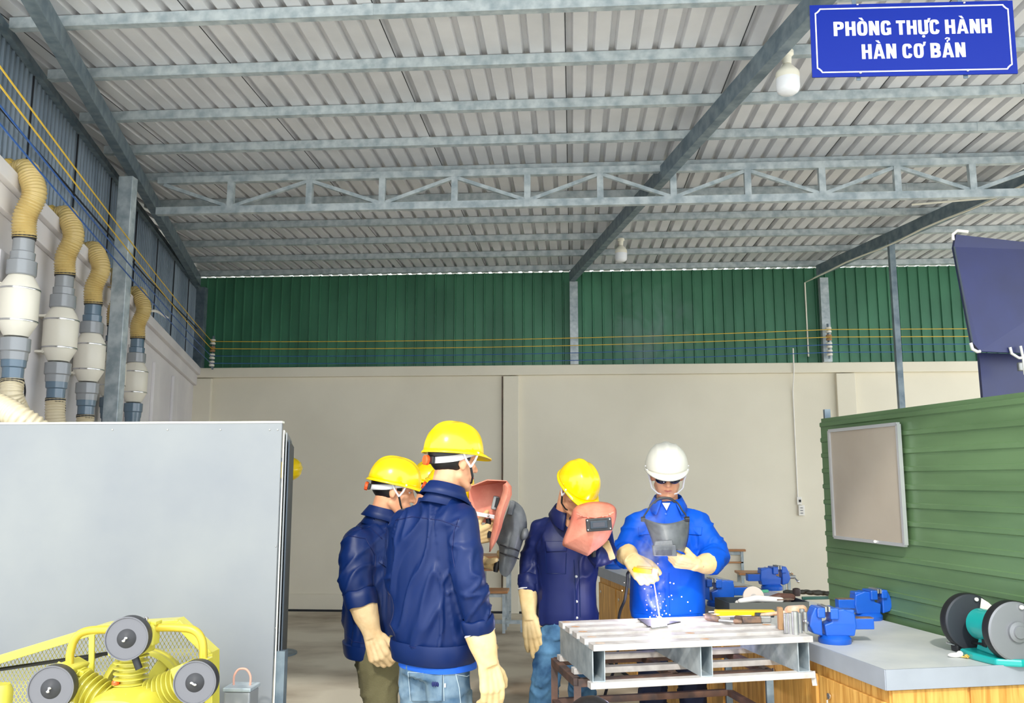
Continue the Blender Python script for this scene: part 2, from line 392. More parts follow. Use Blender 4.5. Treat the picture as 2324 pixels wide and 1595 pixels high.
mb = MB(); mb.beam(lw(0, .0, 3.95), lw(LLEN, .0, 3.95), .04, .05); tag(mb.build('wall_plate', M['galv_dk'], smooth=False, origin=lw(3, 0, 3.85)), 'galvanised angle rail capping the grey sheet of the left wall', 'rail')
mb = MB()
for s_ in (.7, 1.6, 2.5, 3.4, 4.3, 5.2, 6.1): mb.beam(lw(s_, -.012, capz(s_)), lw(s_, -.012, 3.92), .01, .006, up=LD)
mb.tube([lw(.1, .02, 3.42), lw(3, .02, 3.40), lw(LLEN, .02, 3.5)], .006, 6)
tag(mb.build('cable', M['wire_k'], smooth=False, origin=lw(3, 0, 3.4)), 'thin black cable and sheet joints strung along the grey left wall', 'cable')
mb = MB(); mb.beam(lw(-.6, -1.0, 2.15), lw(LLEN + .5, -1.0, 2.15), .2, 4.3); struct('wall_light_blocker', mb, mat('dark light blocking wall', (58, 66, 62), .9, var=.3), smooth=False)  # added wall that blocks light and view, so the roof gap reads dark
# outer leaves behind the roof gap at the left
mb = MB(); rnd = random.Random(3)
for k in range(260):
    s_ = rnd.uniform(.2, 7); p = lw(s_, rnd.uniform(-.75, -.3), rnd.uniform(3.4, 4.0)); u = V((rnd.uniform(-1, 1), rnd.uniform(-1, 1), rnd.uniform(-1, .4))).normalized() * .07; v_ = u.orthogonal().normalized() * .022
    mb.add([p, p + u * .5 + v_, p + u, p + u * .5 - v_], [(0, 1, 2, 3)])
for k in range(7): p = lw(.6 + k, -.62, 0); mb.tube([p, p + V((.05, 0, 2)), p + V((-.03, .05, 4.2))], [.03, .02, .008], 6)
hg = mb.build('hedge', M['leaf'], smooth=False, origin=lw(3.5, -.6, 0)); tag(hg, 'green leafy bamboo glimpsed through the gap above the left wall', 'hedge', kind='stuff')
# ------------------------------------------------------------------ roof steel
PY = [4.22, 4.83, 5.47, 6.08, 6.70, 7.41, 8.14, 8.81, 9.49, 10.2]
ordn = ['nearest the camera', 'second from the camera', 'third from the camera', 'fourth from the camera, just before the lattice truss', 'carried by the lattice truss', 'first behind the lattice truss', 'second behind the lattice truss', 'third behind the lattice truss', 'second from the back wall', 'closest to the green back sheet']
for k, y in enumerate(PY):
    xl = LA.x + LD.x * ((y - LA.y) / LD.y) + .02
    z = roofz(y) - .003; mb = MB(); Hc = .062
    mb.box(((xl + XR) / 2, y, z - .002 - Hc / 2), (XR - xl, .004, Hc)); mb.box(((xl + XR) / 2, y + .022, z - Hc), (XR - xl, .045, .004)); mb.box(((xl + XR) / 2, y + .022, z - .005), (XR - xl, .045, .004))
    mb.box(((xl + XR) / 2, y + .044, z - Hc + .008), (XR - xl, .003, .016))
    for jx in (-3.1 + .1 * k % .4, -1.05, 2.9, 5.1):
        if jx > xl: mb.box((jx, y - .003, z - Hc / 2 - .002), (.06, .004, Hc + .004))
    tag(mb.build('purlin', M['galv'], smooth=False, origin=(xl, y, z)), 'galvanised roof purlin, ' + ordn[k], 'purlin', 'galvanised roof purlins')
# truss
ty = PY[4] - .03; zt = roofz(ty) - .1; zb = at(1162, 463, ty).z; xl = -3.36
tr = thing('roof_truss', 'galvanised lattice truss spanning below the roof with zigzag braces', 'truss', (xl, ty, zb))
MB().beam((xl, ty, zt + .015), (XR, ty, zt + .015), .05, .055).build('top_chord', M['galv'], tr, smooth=False)
MB().beam((xl, ty, zb), (XR, ty, zb), .05, .06).build('bottom_chord', M['galv'], tr, smooth=False)
xs = [at(x, 430, ty).x for x in (525, 703, 868, 1032, 1197, 1362, 1528, 1697, 1866, 2037, 2208)]; dx = (xs[-1] - xs[0]) / 10
xs = [xs[0] - dx * 1] + xs + [xs[-1] + dx * (i + 1) for i in range(6)]
for i, x in enumerate(xs):
    if x - .03 > xl: MB().beam((x, ty, zb), (x, ty, zt), .045, .05, up=(1, 0, 0)).build('post', M['galv'], tr, smooth=False)
    if i + 1 < len(xs):
        up1 = i % 2 == 0; za, zc = (zt - .02, zb + .03) if up1 else (zb + .03, zt - .02)
        MB().beam((x + .02, ty, za), (xs[i + 1] - .02, ty, zc), .03, .028).build('diagonal_brace', M['galv'], tr, smooth=False)
# rafters
def rafter(pa, pb, w_, h, label, ext0=0, ext1=0):
    z = roofz(7) - .062 - h; a = onz(*pa, z + .0); b = onz(*pb, z)
    d = (b - a).normalized(); a = a - d * ext0; b = b + d * ext1
    a.z = roofz(a.y) - .066 - h / 2; b.z = roofz(b.y) - .066 - h / 2
    o = MB().beam(a, b, w_, h).build('rafter', M['galv_dk'], smooth=False, origin=b, bevel=.003); tag(o, label, 'rafter'); return a, b
rafter((75, 0), (440, 640), .07, .12, 'galvanised rafter running beside the left wall', .5, .35)
ra, rb = rafter((1868, 0), (1306, 637), .07, .12, 'galvanised rafter crossing the middle of the roof towards the sign', .8, .2)
rc, rd = rafter((2330, 418), (1874, 625), .07, .12, 'galvanised rafter at the right with a pale conduit under it', 3.5, .15)
mb = MB(); P = [rc * (1 - t) + rd * t + V((-.05, 0, -.075 + .01 * math.sin(t * 30))) for t in [i / 20 for i in range(9, 21)]]; mb.tube(P, .009, 8)
q = at(1992, 500, P[3].y - .2); mb.tube([P[2], V((P[2].x - .6, P[2].y + .25, P[2].z + .03))], .009, 8)
mb.tube([P[-1], V((P[-1].x - .03, YB - .08, 3.9)), V((P[-1].x - .03, YB - .08, 3.0))], .009, 8)
tag(mb.build('conduit', M['bulbbase'], origin=P[0]), 'ivory cable conduit clipped beneath the right rafter', 'conduit')
# columns on the back wall and at the left
for px, lab, w_ in ((1303, 'short galvanised column standing on the back wall behind the middle', .1), (1874, 'short galvanised column standing on the back wall at the right', .1), (450, 'short galvanised column in the back left corner', .16)):
    p = at(px, 760, YB - .08); tag(MB().box((p.x, YB - .085, (2.93 + 3.95) / 2), (w_, .09, 3.95 - 2.93)).build('column', M['galv'] if px != 450 else M['galv_dk'], smooth=False, origin=(p.x, YB - .085, 2.93), bevel=.003), lab, 'column')
cx = at(265, 800, 6.12)
tag(MB().box((cx.x, 6.12, 1.9), (.11, .08, 3.8)).build('column', M['galv'], smooth=False, origin=(cx.x, 6.12, 0), bevel=.004), 'tall galvanised column in front of the extractor pipes', 'column')
p = at(2025, 600, 8.75)
tag(MB().box((p.x, 8.75, 1.96), (.055, .055, 3.92)).build('column', M['galv_dk'], smooth=False, origin=(p.x, 8.75, 0)), 'thin steel post rising behind the green partition', 'column')
# insulator racks and cables
WZ = []
def rack(p, lab):
    t = thing('insulator_rack', lab, 'insulator', p)
    MB().box(V(p) + V((0, .03, .14)), (.02, .012, .42)).build('bracket', M['galv_dk'], t, smooth=False)
    MB().cyl(V(p) + V((0, 0, -.06)), V(p) + V((0, 0, .34)), .006).build('rod', M['galv_dk'], t)
    for k in range(4):
        z = k * .09
        MB().lathe([(.012, z - .035), (.032, z - .033), (.034, z - .015), (.02, z - .003), (.034, z + .012), (.032, z + .03), (.012, z + .032)], p).build('spool', [M['cream'], M['bulbbase'], M['brownp'], M['cream']][k], t)
rl = V(at(459, 825, YB - .22)); rr = V(at(1883, 800, YB - .22)); rl.x += .12
rack(rl, 'stack of spool insulators on the back left corner column'); rack(rr, 'stack of spool insulators on the right back column')
for k, (nm, mt) in enumerate((('blue', 'wire_b'), ('blue', 'wire_b'), ('yellow', 'wire_y'), ('yellow', 'wire_y'))):
    z = k * .09; a = rl + V((0, -.03, z)); b = rr + V((0, -.03, z)); lo = 'lower ' if k % 2 == 0 else 'upper '
    pts = [a.lerp(b, t / 16) + V((0, 0, -.045 * 4 * (t / 16) * (1 - t / 16))) for t in range(17)] + [b + V((.6 * j, 0, -.004 * j)) for j in range(1, 5)]
    tag(MB().tube(pts, .0045, 6).build('cable', M[mt], origin=a), lo + nm + ' cable strung across the green back sheet', 'cable')
    e = onpl(0, [270, 228, 183, 140][k], lw(0, .45, 0), LN); d = (e - a); far = a + d * 1.12
    pts = [a.lerp(far, t / 16) + V((0, 0, -.05 * 4 * (t / 16) * (1 - t / 16))) for t in range(17)]
    tag(MB().tube(pts, .0042, 6).build('cable', M[mt], origin=a), lo + nm + ' cable running along the left wall above the pipes', 'cable')
p = at(1142, 900, YB - .02); tag(MB().cyl((p.x - .012, YB - .014, .02), (p.x - .012, YB - .014, 2.8), .006, n=10).build('conduit', M['rust'], origin=(p.x, YB, .02)), 'thin dark vertical line beside the middle wall pilaster', 'conduit')  # slim dark upright line along the pilaster edge
# socket and drop cable on the back wall
a = at(1800, 790, YB - .1); b = at(1802, 840, YB - .09); c = at(1811, 1130, YB - .02); b.y = YB - .085
mb = MB().tube([a, b, V((c.x, YB - .015, 2.6)), V((c.x, YB - .012, c.z))], .008, 8); tag(mb.build('conduit', M['white'], origin=b), 'white conduit dropping down the back wall to the socket', 'conduit')
p = at(1818, 1158, YB); t = thing('wall_socket', 'white wall socket with switch below the conduit on the back wall', 'socket', (p.x, YB, p.z))
MB().box((p.x, YB - .015, p.z), (.07, .03, .12)).build('plate', M['white'], t, bevel=.004)
MB().box((p.x - .02, YB - .015, p.z + .11), (.055, .03, .09)).build('switch_box', M['white'], t, bevel=.004)
MB().box((p.x - .015, YB - .032, p.z + .11), (.024, .006, .03)).build('switch', M['black'], t)
for dz in (-.03, 0, .03): MB().box((p.x, YB - .032, p.z + dz), (.03, .004, .006)).build('slot', M['darkmetal'], t)
# LED bulbs
def bulb(p, r, lab):
    t = thing('light_bulb', lab, 'bulb', p); p = V(p)
    MB().lathe([(r * .6, 0), (r * .6, -.02), (r * .42, -.03), (r * .36, -r * 1.15)], p).build('socket', M['bulbbase'], t)
    MB().lathe([(r * .3, -r * 1.15), (r * .4, -r * 1.25), (r * .95, -r * 1.9), (r, -r * 2.1), (r, -r * 2.5)], p).build('heat_sink', M['bulbbase'], t)
    MB().lathe([(r * .99, -r * 2.5), (r * .99, -r * 3.35), (r * .88, -r * 3.65), (r * .6, -r * 3.85), (.001, -r * 3.9)], p).build('diffuser', M['bulb'], t)
def rz(y): return ra.lerp(rb, (y - ra.y) / (rb.y - ra.y))
P1 = at(1784, 106, 4.78); bulb((P1.x, 4.78, roofz(4.78) - .07), .066, 'white bulb hanging beside the blue sign')
MB_ = at(1409, 540, 8.81); bulb((MB_.x, 8.83, roofz(8.81) - .064), .063, 'white bulb hanging far back above the green sheet')
# ------------------------------------------------------------------ hanging sign
c0 = [at(1838, 13, 3.25), at(2298, 3, 3.25), at(2309, 166, 3.25), at(1842, 176, 3.25)]
sx = (c0[1] - c0[0] + c0[2] - c0[3]).normalized(); sc_ = sum(c0, V()) / 4; SWd, SHt = (c0[1] - c0[0]).length, (c0[0] - c0[3]).length
sx = V((sx.x, sx.y, sx.z)); sn = V((0, -1, 0)); sn = (sn - sx * sn.dot(sx)).normalized(); su = sn.cross(sx) * -1
if su.z < 0: su = -su
RS = Matrix((sx, su, sx.cross(su))).transposed()
sg = thing('hanging_sign', 'blue enamel sign with white border and lettering hanging from the roof', 'sign', sc_)
MB().box(sc_, (SWd, SHt, .006), RS).build('panel', M['signblue'], sg, smooth=False)
def S(u, v_, w_=.0042): return sc_ + RS @ V((u, v_, w_))
hw, hh, n = SWd / 2 - .02, SHt / 2 - .018, .018; pl = []
for sx_, sy_ in ((1, 1), (-1, 1), (-1, -1), (1, -1)):
    cx_, cy_ = sx_ * hw, sy_ * hh; aa = [(cx_, cy_ - sy_ * n), (cx_ - sx_ * n * .35, cy_ - sy_ * n * .8), (cx_ - sx_ * n * .8, cy_ - sy_ * n * .35), (cx_ - sx_ * n, cy_)]
    pl += aa if sx_ * sy_ > 0 else aa[::-1]
mb = MB(); k = len(pl); vs = []
for i in range(k):
    a_, b_, c_ = V(pl[i - 1]), V(pl[i]), V(pl[(i + 1) % k]); t1 = (b_ - a_).normalized(); t2 = (c_ - b_).normalized(); nn = V((-(t1.y + t2.y), t1.x + t2.x)).normalized() * .0028
    vs += [S(*(b_ + nn)), S(*(b_ - nn))]
mb.add(vs, [(2 * i, 2 * i + 1, (2 * i + 3) % (2 * k), (2 * i + 2) % (2 * k)) for i in range(k)])
mb.build('border', M['signwhite'], sg, smooth=False, solid=.0012)
def s_uv(x, y): q = onpl(x, y, sc_, RS.col[2]) - sc_; return q.dot(sx), q.dot(su)
SK = .19                                                              # heavy condensed capitals, each one unit high
def gl(ch):
    P = []; w_ = .54
    def bar(x0, y0, x1, y1): P.append([(x0, y0), (x1, y0), (x1, y1), (x0, y1)])
    def ring(cx_, cy_, rx, ry, a0=0, a1=360, k=None, e=3.2):
        k = k or SK; n = 28; rr = []
        def pt(t, qx, qy): c_3, s_3 = math.cos(t), math.sin(t); return (cx_ + math.copysign(abs(c_3) ** (2 / e), c_3) * qx, cy_ + math.copysign(abs(s_3) ** (2 / e), s_3) * qy)
        for i in range(n):
            t0, t1 = [math.radians(a0 + (a1 - a0) * q / n) for q in (i, i + 1)]
            P.append([pt(t0, rx, ry), pt(t1, rx, ry), pt(t1, rx - k, ry - k * .92), pt(t0, rx - k, ry - k * .92)])
    if ch in 'HN': bar(0, 0, SK, 1); bar(w_ - SK, 0, w_, 1)
    if ch == 'H': bar(SK, .42, w_ - SK, .6)
    if ch == 'N': P.append([(0, 1), (SK, 1), (w_, 0), (w_ - SK, 0)])
    if ch == 'T': w_ = .5; bar(0, .82, w_, 1); bar(w_ / 2 - SK / 2, 0, w_ / 2 + SK / 2, .82)
    if ch == 'A': w_ = .62; P.append([(0, 0), (SK * .95, 0), (.36, 1), (.2, 1)]); P.append([(w_, 0), (w_ - SK * .95, 0), (.26, 1), (.42, 1)]); bar(.16, .18, .46, .32)
    if ch in 'PB': bar(0, 0, SK, 1); ring(SK, .72, w_ - SK - (.02 if ch == 'B' else 0), .28, -90, 90)
    if ch == 'B': ring(SK, .27, w_ - SK, .27, -90, 90)
    if ch == 'O': ring(w_ / 2, .5, w_ / 2, .51)
    if ch in 'CG': ring(w_ / 2, .5, w_ / 2, .51, 18, 342)
    if ch == 'G': bar(w_ - SK, .04, w_, .5); bar(.3, .36, w_, .5)
    if ch == 'U': bar(0, .25, SK, 1); bar(w_ - SK, .25, w_, 1); ring(w_ / 2, .28, w_ / 2, .29, 180, 360)
    return P, w_
MK = {'Ò': ('O', '`'), 'Ự': ('U', "'."), 'À': ('A', '`'), 'Ơ': ('O', "'"), 'Ả': ('A', '?')}
def word(txt, x0, x1, base, top):
    u0, v0 = s_uv(x0, base); u1, v1 = s_uv(x1, base + (x0 - x1) * .021); h_ = s_uv(x0, top)[1] - v0; items = []; X_ = 0
    for ch in txt:
        b_, mk = MK.get(ch, (ch, '')); P, w_ = gl(b_)
        if '`' in mk: P.append([(w_ / 2 - .17, 1.25), (w_ / 2 + .0, 1.25), (w_ / 2 + .1, 1.06), (w_ / 2 - .0, 1.06)])
        if "'" in mk: P += [[(w_ - .03, .8), (w_ + .1, .92), (w_ + .16, 1.12), (w_ + .02, 1.12)], [(w_ - .06, .84), (w_ - .03, .76), (w_ + .12, .9), (w_ + .02, 1.0)]]
        if '.' in mk: P.append([(w_ / 2 + .085 * math.cos(t * .5236), -.15 + .085 * math.sin(t * .5236)) for t in range(12)])
        if '?' in mk:
            A3 = [(w_ / 2 - .1 + 0, 1.27), (w_ / 2 - .02, 1.34), (w_ / 2 + .1, 1.31), (w_ / 2 + .1, 1.2), (w_ / 2 + .0, 1.16), (w_ / 2, 1.07)]
            for p, q in zip(A3[:-1], A3[1:]):
                t_ = V((q[0] - p[0], q[1] - p[1])).normalized(); n_ = V((-t_.y, t_.x)) * .035; e_ = t_ * .02; P.append([(p[0] + n_.x - e_.x, p[1] + n_.y - e_.y), (p[0] - n_.x - e_.x, p[1] - n_.y - e_.y), (q[0] - n_.x + e_.x, q[1] - n_.y + e_.y), (q[0] + n_.x + e_.x, q[1] + n_.y + e_.y)])
        items.append((X_, P)); X_ += w_ + .09
    X_ -= .09; mb = MB()
    for ox, P in items:
        for k, poly in enumerate(P):
            pts = []
            for x, y in poly: f = (ox + x) / X_; pts.append(S(u0 + (u1 - u0) * f, v0 + (v1 - v0) * f + h_ * y, .0032 + .00003 * (k % 7)))
            mb.prism(pts, sx.cross(su) * .0012)
    mb.build('lettering', M['signwhite'], sg, smooth=False)
for a4 in (('PHÒNG', 1892, 2022, 83, 51), ('THỰC', 2034, 2132, 80, 48), ('HÀNH', 2145, 2250, 78, 46), ('HÀN', 1956, 2034, 135, 102), ('CƠ', 2048, 2096, 133, 101), ('BẢN', 2112, 2191, 132, 99)): word(*a4)
for x, y in ((1945, 12), (2187, 8), (1952, 167), (2195, 162)):
    u, v_ = s_uv(x, y); MB().ell(S(u, v_, .005), (.005, .005, .004)).build('screw', M['chrome'], sg)
for x, y in ((1945, 0), (2187, 0)):
    u, v_ = s_uv(x, 60); p = S(u, v_, -.01); q = S(u, -SHt / 2 - .01, -.01); MB().beam(q, (p.x, p.y + .01, roofz(3.25)), .016, .004, up=(0, 1, 0)).build('hanging_strap', M['galv_dk'], sg, smooth=False)
# ------------------------------------------------------------------ left booth of grey board
BY = 3.62; bl = at(-60, 962, BY); br = at(641, 961, BY); zt_ = (at(300, 961, BY)).z
bo = thing('booth_partition', 'grey board booth partition with pale top edge behind the compressor', 'partition', (br.x, BY, 0))
mb = MB().box(((bl.x + br.x) / 2, BY, zt_ / 2), (br.x - bl.x, .012, zt_)); mb.build('front_panel', M['board'], bo, smooth=False)
MB().box(((bl.x + br.x) / 2, BY + .006, zt_ + .003), (br.x - bl.x + .004, .03, .008)).build('top_edge', M['edge'], bo, smooth=False)
for k, x in enumerate((255, 380, 500, 612, 630)):
    p = at(x, 975, BY - .007); MB().ell(p, (.004, .002, .004)).build('screw', M['steel'], bo)
for y in (1240, 1425): p = at(626, y, BY - .007); MB().ell(p, (.003, .002, .003)).build('screw', M['steel'], bo)
# layered side sheets running back
dd = (V((at(680, 1090, 9).x, 9, 0)) - V((br.x, BY, 0))).normalized()
for k, (o_, zt2, L_) in enumerate(((.0, zt_ - .03, .8), (.0085, zt_ - .04, .84), (.017, zt_ - .07, .88))):
    a = V((br.x + .004 + o_, BY + .012 + .01 * k, 0)); b = a + dd * L_
    mb = MB().beam((a.x, a.y, zt2 / 2), (b.x, b.y, zt2 / 2), .006, zt2); mb.build('side_panel', [M['edge'], M['board'], M['darkmetal']][k], bo, smooth=False)
sd = V((br.x + .045, BY, 0))
MB().beam((br.x + .02, BY + .04, .85), (br.x + .02, BY + .04, .0), .04, .04, up=(1, 0, 0)).build('leg', M['galv_dk'], bo)
# ------------------------------------------------------------------ right green partition, bench line
BA = V((1.657, 5.0, 0)); BD = V((-.245, .97, 0)).normalized()          # right edge of the bench, going away
BN = V((-BD.y, BD.x, 0))                                              # towards the left
def bp(s, off, z): p = BA + BD * s + BN * off; return V((p.x, p.y, z))
PN = -BN; pp = bp(0, -.05, 0)
def onpart(x, y, off=0): return onpl(x, y, pp + BN * off, BN)
e0 = onpart(1872, 1150); s0 = (e0 - BA).dot(BD); ztop = onpart(1870, 950).z
s1 = -3.1; pt = thing('green_partition', 'olive green ribbed sheet partition standing along the bench', 'partition', bp(s0, -.05, 0))
mb = MB(); pz = .095; nn_ = int(ztop / pz) + 1; P = []
zz = 0
while zz < ztop:
    for dz, h in ((0, 0), (.064, 0), (.070, .007), (.090, .007)):
        if zz + dz <= ztop: P.append((zz + dz, h))
    zz += pz
vs = [];
for z, h in P: vs += [bp(s0, -.05 + h, z), bp(s1, -.05 + h, z)]
mb.add(vs, [(2 * i, 2 * i + 1, 2 * i + 3, 2 * i + 2) for i in range(len(P) - 1)])
mb.build('ribbed_sheet', M['green2'], pt, smooth=False, solid=.0015)
MB().beam(bp(s0, -.07, ztop - .02), bp(s1, -.07, ztop - .02), .03, .045).build('top_rail', M['green2'], pt, smooth=False)
for s_ in (s0 - .02, -.6, -1.9): MB().beam(bp(s_, -.085, 0), bp(s_, -.085, ztop + (.06 if s_ > 0 else -.03)), .035, .035, up=(1, 0, 0)).build('upright', M['galv_dk'], pt, smooth=False)
# notice board
nb = [onpart(1888, 979, .02), onpart(2040, 961, .02), onpart(2064, 1240, .02), onpart(1900, 1216, .02)]
ss = [(q - BA).dot(BD) for q in nb]; sa, sb = (ss[0] + ss[3]) / 2, (ss[1] + ss[2]) / 2; za_, zb_ = (nb[0].z + nb[1].z) / 2, (nb[2].z + nb[3].z) / 2
nbt = thing('notice_board', 'beige framed notice board hung on the green partition', 'board', bp(sa, -.02, zb_))
mid = bp((sa + sb) / 2, -.022, (za_ + zb_) / 2)
MB().beam(bp(sa, -.022, mid.z), bp(sb, -.022, mid.z), .012, za_ - zb_).build('panel', M['cork'], nbt, smooth=False)
for a, b in (((sa, za_), (sb, za_)), ((sa, zb_), (sb, zb_)), ((sa, za_), (sa, zb_)), ((sb, za_), (sb, zb_))):
    MB().beam(bp(a[0], -.016, a[1]), bp(b[0], -.016, b[1]), .022, .018, up=(0, 0, 1) if a[1] == b[1] else BD).build('frame_rail', M['alu'], nbt, smooth=False)
MB().ell(onpart(1986, 1229, .05), (.009, .009, .009)).build('magnet', M['white'], nbt)
# helmet hook etc: table tennis top stored on end behind the partition
ty_ = 5.3
def q_(x, y, Y=ty_): return at(x, y, Y)
tt = thing('table_tennis_table', 'folded navy table tennis top standing on end behind the green partition', 'table', V((q_(2250, 900).x, ty_, 0)))
def slab(px, Y, th, name, m, par):
    P = [at(x, y, Yy) for x, y, Yy in px]; MB().prism(P, (.0, th, 0)).build(name, m, par, smooth=False)
up_ = [(2170, 532, 5.05), (2560, 575, 5.35), (2560, 810, 5.35), (2224, 797, 5.05), (2206, 775, 5.05), (2165, 560, 5.05)]
slab(up_, 0, .03, 'upper_half', M['ttable'], tt)
lo0 = at(2222, 800, 5.25); lo1 = at(2560, 812, 5.55)
MB().prism([lo0, lo1, V((lo1.x, lo1.y, .02)), V((lo0.x + .02, lo0.y, .02))], (0, .03, 0)).build('lower_half', M['ttable'], tt, smooth=False)
def tb(pts, r, nm, m): MB().tube(pts, r, 10).build(nm, m, tt)
tb([at(2197, 526, 5.04), at(2172, 523, 5.04), at(2162, 532, 5.04), at(2163, 545, 5.04)], .009, 'corner_tube', M['white'])
tb([at(2203, 778, 5.04), at(2207, 792, 5.04), at(2218, 798, 5.04), at(2225, 797, 5.04)], .009, 'corner_tube', M['white'])
tb([at(2292, 788, 5.1), at(2296, 802, 5.1), at(2312, 812, 5.1), at(2345, 812, 5.12)], .008, 'latch_tube', M['white'])
tb([at(2316, 785, 5.1), at(2322, 812, 5.1), at(2326, 850, 5.1)], .007, 'latch_tube', M['white'])
MB().box(at(2318, 832, 5.15), (.04, .03, .05)).build('clamp', M['steel'], tt, bevel=.006)
tb([at(2165, 560, 5.04), at(2206, 776, 5.04)], .006, 'edge_strip', M['darkmetal'])
# ------------------------------------------------------------------ extractor pipes on the left wall
def ribbed(pts, r, m, name, par, pitch_=.016):
    P = [V(p) for p in pts]; L_ = [0]
    for a, b in zip(P[:-1], P[1:]): L_.append(L_[-1] + (b - a).length)
    n = int(L_[-1] / (pitch_ / 4)); Q = []; R_ = []
    for i in range(n + 1):
        s = L_[-1] * i / n; k = max(j for j in range(len(L_)) if L_[j] <= s + 1e-9); k = min(k, len(P) - 2)
        t = (s - L_[k]) / max(1e-9, L_[k + 1] - L_[k]); Q.append(P[k].lerp(P[k + 1], t)); R_.append(r * (1.06, 1.0, .93, 1.0)[i % 4])
    return MB().tube(Q, R_, 16).build(name, m, par, sharp=80)
def bez(pts, n=12):                                                   # Catmull-Rom through the points
    P = [V(p) for p in pts]; P = [P[0] * 2 - P[1]] + P + [P[-1] * 2 - P[-2]]; out = []
    for i in range(1, len(P) - 2):
        for k in range(n):
            t = k / n; a, b, c, d = P[i - 1:i + 3]
            out.append(.5 * ((2 * b) + (c - a) * t + (2 * a - 5 * b + 4 * c - d) * t * t + (3 * b - a - 3 * c + d) * t ** 3))
    return out + [P[-2]]
ULAB = ['first extractor pipe from the camera, its amber hose cut by the left frame edge', 'second extractor pipe from the camera with amber hose and cream fan barrel', 'third extractor pipe from the camera, just before the tall column', 'extractor pipe mostly hidden behind the tall column', 'extractor pipe farthest back, just past the tall column']
UX = [(42, 695), (137, 760), (203, 812), (254, 850), (306, 868)]; UO = .125
def GS(p): return [(r * 1.2, h * 1.22) for r, h in p]
cables = []
for k, (ux, uy) in enumerate(UX):
    s_, z0 = lw_s_px(ux, uy, UO)
    def w(ds, off, z): return lw(s_ + ds, off, z)
    base = w(0, UO, z0)
    t = thing('extractor_pipe', ULAB[k], 'pipe', w(0, UO, 2.0), group='extractor pipes on the left wall')
    ax = V((0, 0, 1))
    MB().lathe(GS([(.05, -.135), (.058, -.12), (.082, -.075), (.083, .075), (.07, .105), (.052, .135), (.048, .15)]), base, n=36).build('fan_barrel', M['cream'], t)
    for dz in (-.07, .072): MB().lathe(GS([(.0845, dz - .004), (.0855, dz), (.0845, dz + .004)]), base, n=36).build('band', M['steelband'], t)
    for dz in (-.11, .11): MB().box(w(0, UO - .1, z0 + dz), (.1, .1, .016), Matrix.Rotation(math.atan2(LD.y, LD.x), 3, 'Z')).build('bracket', M['cream'], t, bevel=.004)
    MB().box(w(0, .045, z0), (.1, .012, .24), Matrix.Rotation(math.atan2(LD.y, LD.x), 3, 'Z')).build('back_plate', M['cream'], t, bevel=.003)
    MB().lathe(GS([(.058, .135), (.062, .14), (.062, .2), (.054, .205)]), base).build('reducer', M['pvc'], t)
    MB().lathe(GS([(.05, .2), (.052, .24), (.045, .245), (.045, .31)]), base).build('pipe_sleeve', M['pvc_b' if k > 1 else 'pvc'], t)
    MB().lathe(GS([(.048, .3), (.049, .303), (.049, .325), (.046, .328)]), base).build('clamp', M['black'], t)
    MB().lathe(GS([(.05, -.14), (.062, -.145), (.062, -.2), (.056, -.206), (.054, -.24)]), base).build('reducer', M['pvc' if k < 3 else 'pvc_b'], t)
    MB().lathe(GS([(.052, -.235), (.05, -.27), (.044, -.275), (.043, -.33)]), base).build('pipe_sleeve', M['pvc_b'], t)
    MB().lathe(GS([(.0455, -.32), (.047, -.322), (.047, -.338), (.045, -.34)]), base).build('clamp', M['black'], t)
    ribbed(bez([base + V((0, 0, .38)), base + V((0, 0, .49)) + LD * .014, w(.02, UO + .04, z0 + .62), w(.0, UO - .0, z0 + .73), w(-.03, .09, z0 + .77), w(-.06, -.0, z0 + .75)]), .06, M['hose_y'], 'upper_hose', t)
    MB().lathe(GS([(.075, -.012), (.078, 0), (.072, .012), (.058, .03), (.054, .07)]), w(-.06, .0, z0 + .75), LN, 8).build('flange', M['hose_yd'], t, sharp=20)
    if k == 0: lo = [(0, UO, -.33), (.0, UO + .01, -.42), (-.16, UO + .05, -.56), (-.4, UO + .08, -.66), (-.7, UO + .08, -.78)]
    elif k == 4: lo = [(0, UO, -.33), (0, UO, -.5), (0, UO, -.9)]
    else: lo = [(0, UO, -.33), (.0, UO + .01, -.44), (-.05, UO + .03, -.56), (-.16, UO + .08, -.68), (-.3, UO + .1, -.85)]
    ribbed(bez([w(a * 1.2, b, z0 + c * 1.2) for a, b, c in lo]), .056, M['hose_c'], 'lower_hose', t)
    c0_ = w(.06, UO + .04, z0 - .04)
    MB().tube(bez([w(-.1, UO - .02, z0 - .05), w(-.13, UO - .04, z0 - .2), w(-.12, UO, z0 - .34), w(-.2, UO, z0 - .46), w(-.19, UO - .05, z0 - .62)]), .005, 6).build('power_cable', M['wire_k'], t)
hp = [at(-60, 900, 4.0), at(0, 925, 4.0), at(45, 950, 4.0), at(90, 985, 4.05), at(130, 1060, 4.1)]
h = thing('extractor_hose', 'pale yellow ribbed hose dipping behind the grey partition at the left edge', 'hose', hp[2]); ribbed(bez(hp), .062, M['hose_c'], 'ribbed_tube', h, .022)
# white arm lamp pipe near the back corner
a = lw(1.9, .06, 2.86); t0 = lw(1.72, .06, 2.95)
tag(MB().tube(bez([lw(3.3, .02, 2.9), lw(3.3, .05, 3.0), lw(3.1, .12, 3.08), lw(2.7, .16, 3.09)]), .012, 8).build('pipe_elbow', M['white'], origin=a), 'thin white bent pipe over the left wall cap near the corner', 'pipe')
# ------------------------------------------------------------------ air compressor
CY = 2.95
def c_(x, y, dy=0): return at(x, y, CY + dy)
co = thing('air_compressor', 'yellow belt driven air compressor with three round black filters', 'compressor', (c_(280, 1590).x, CY + .05, 0))
YV = V((0, 1, 0))
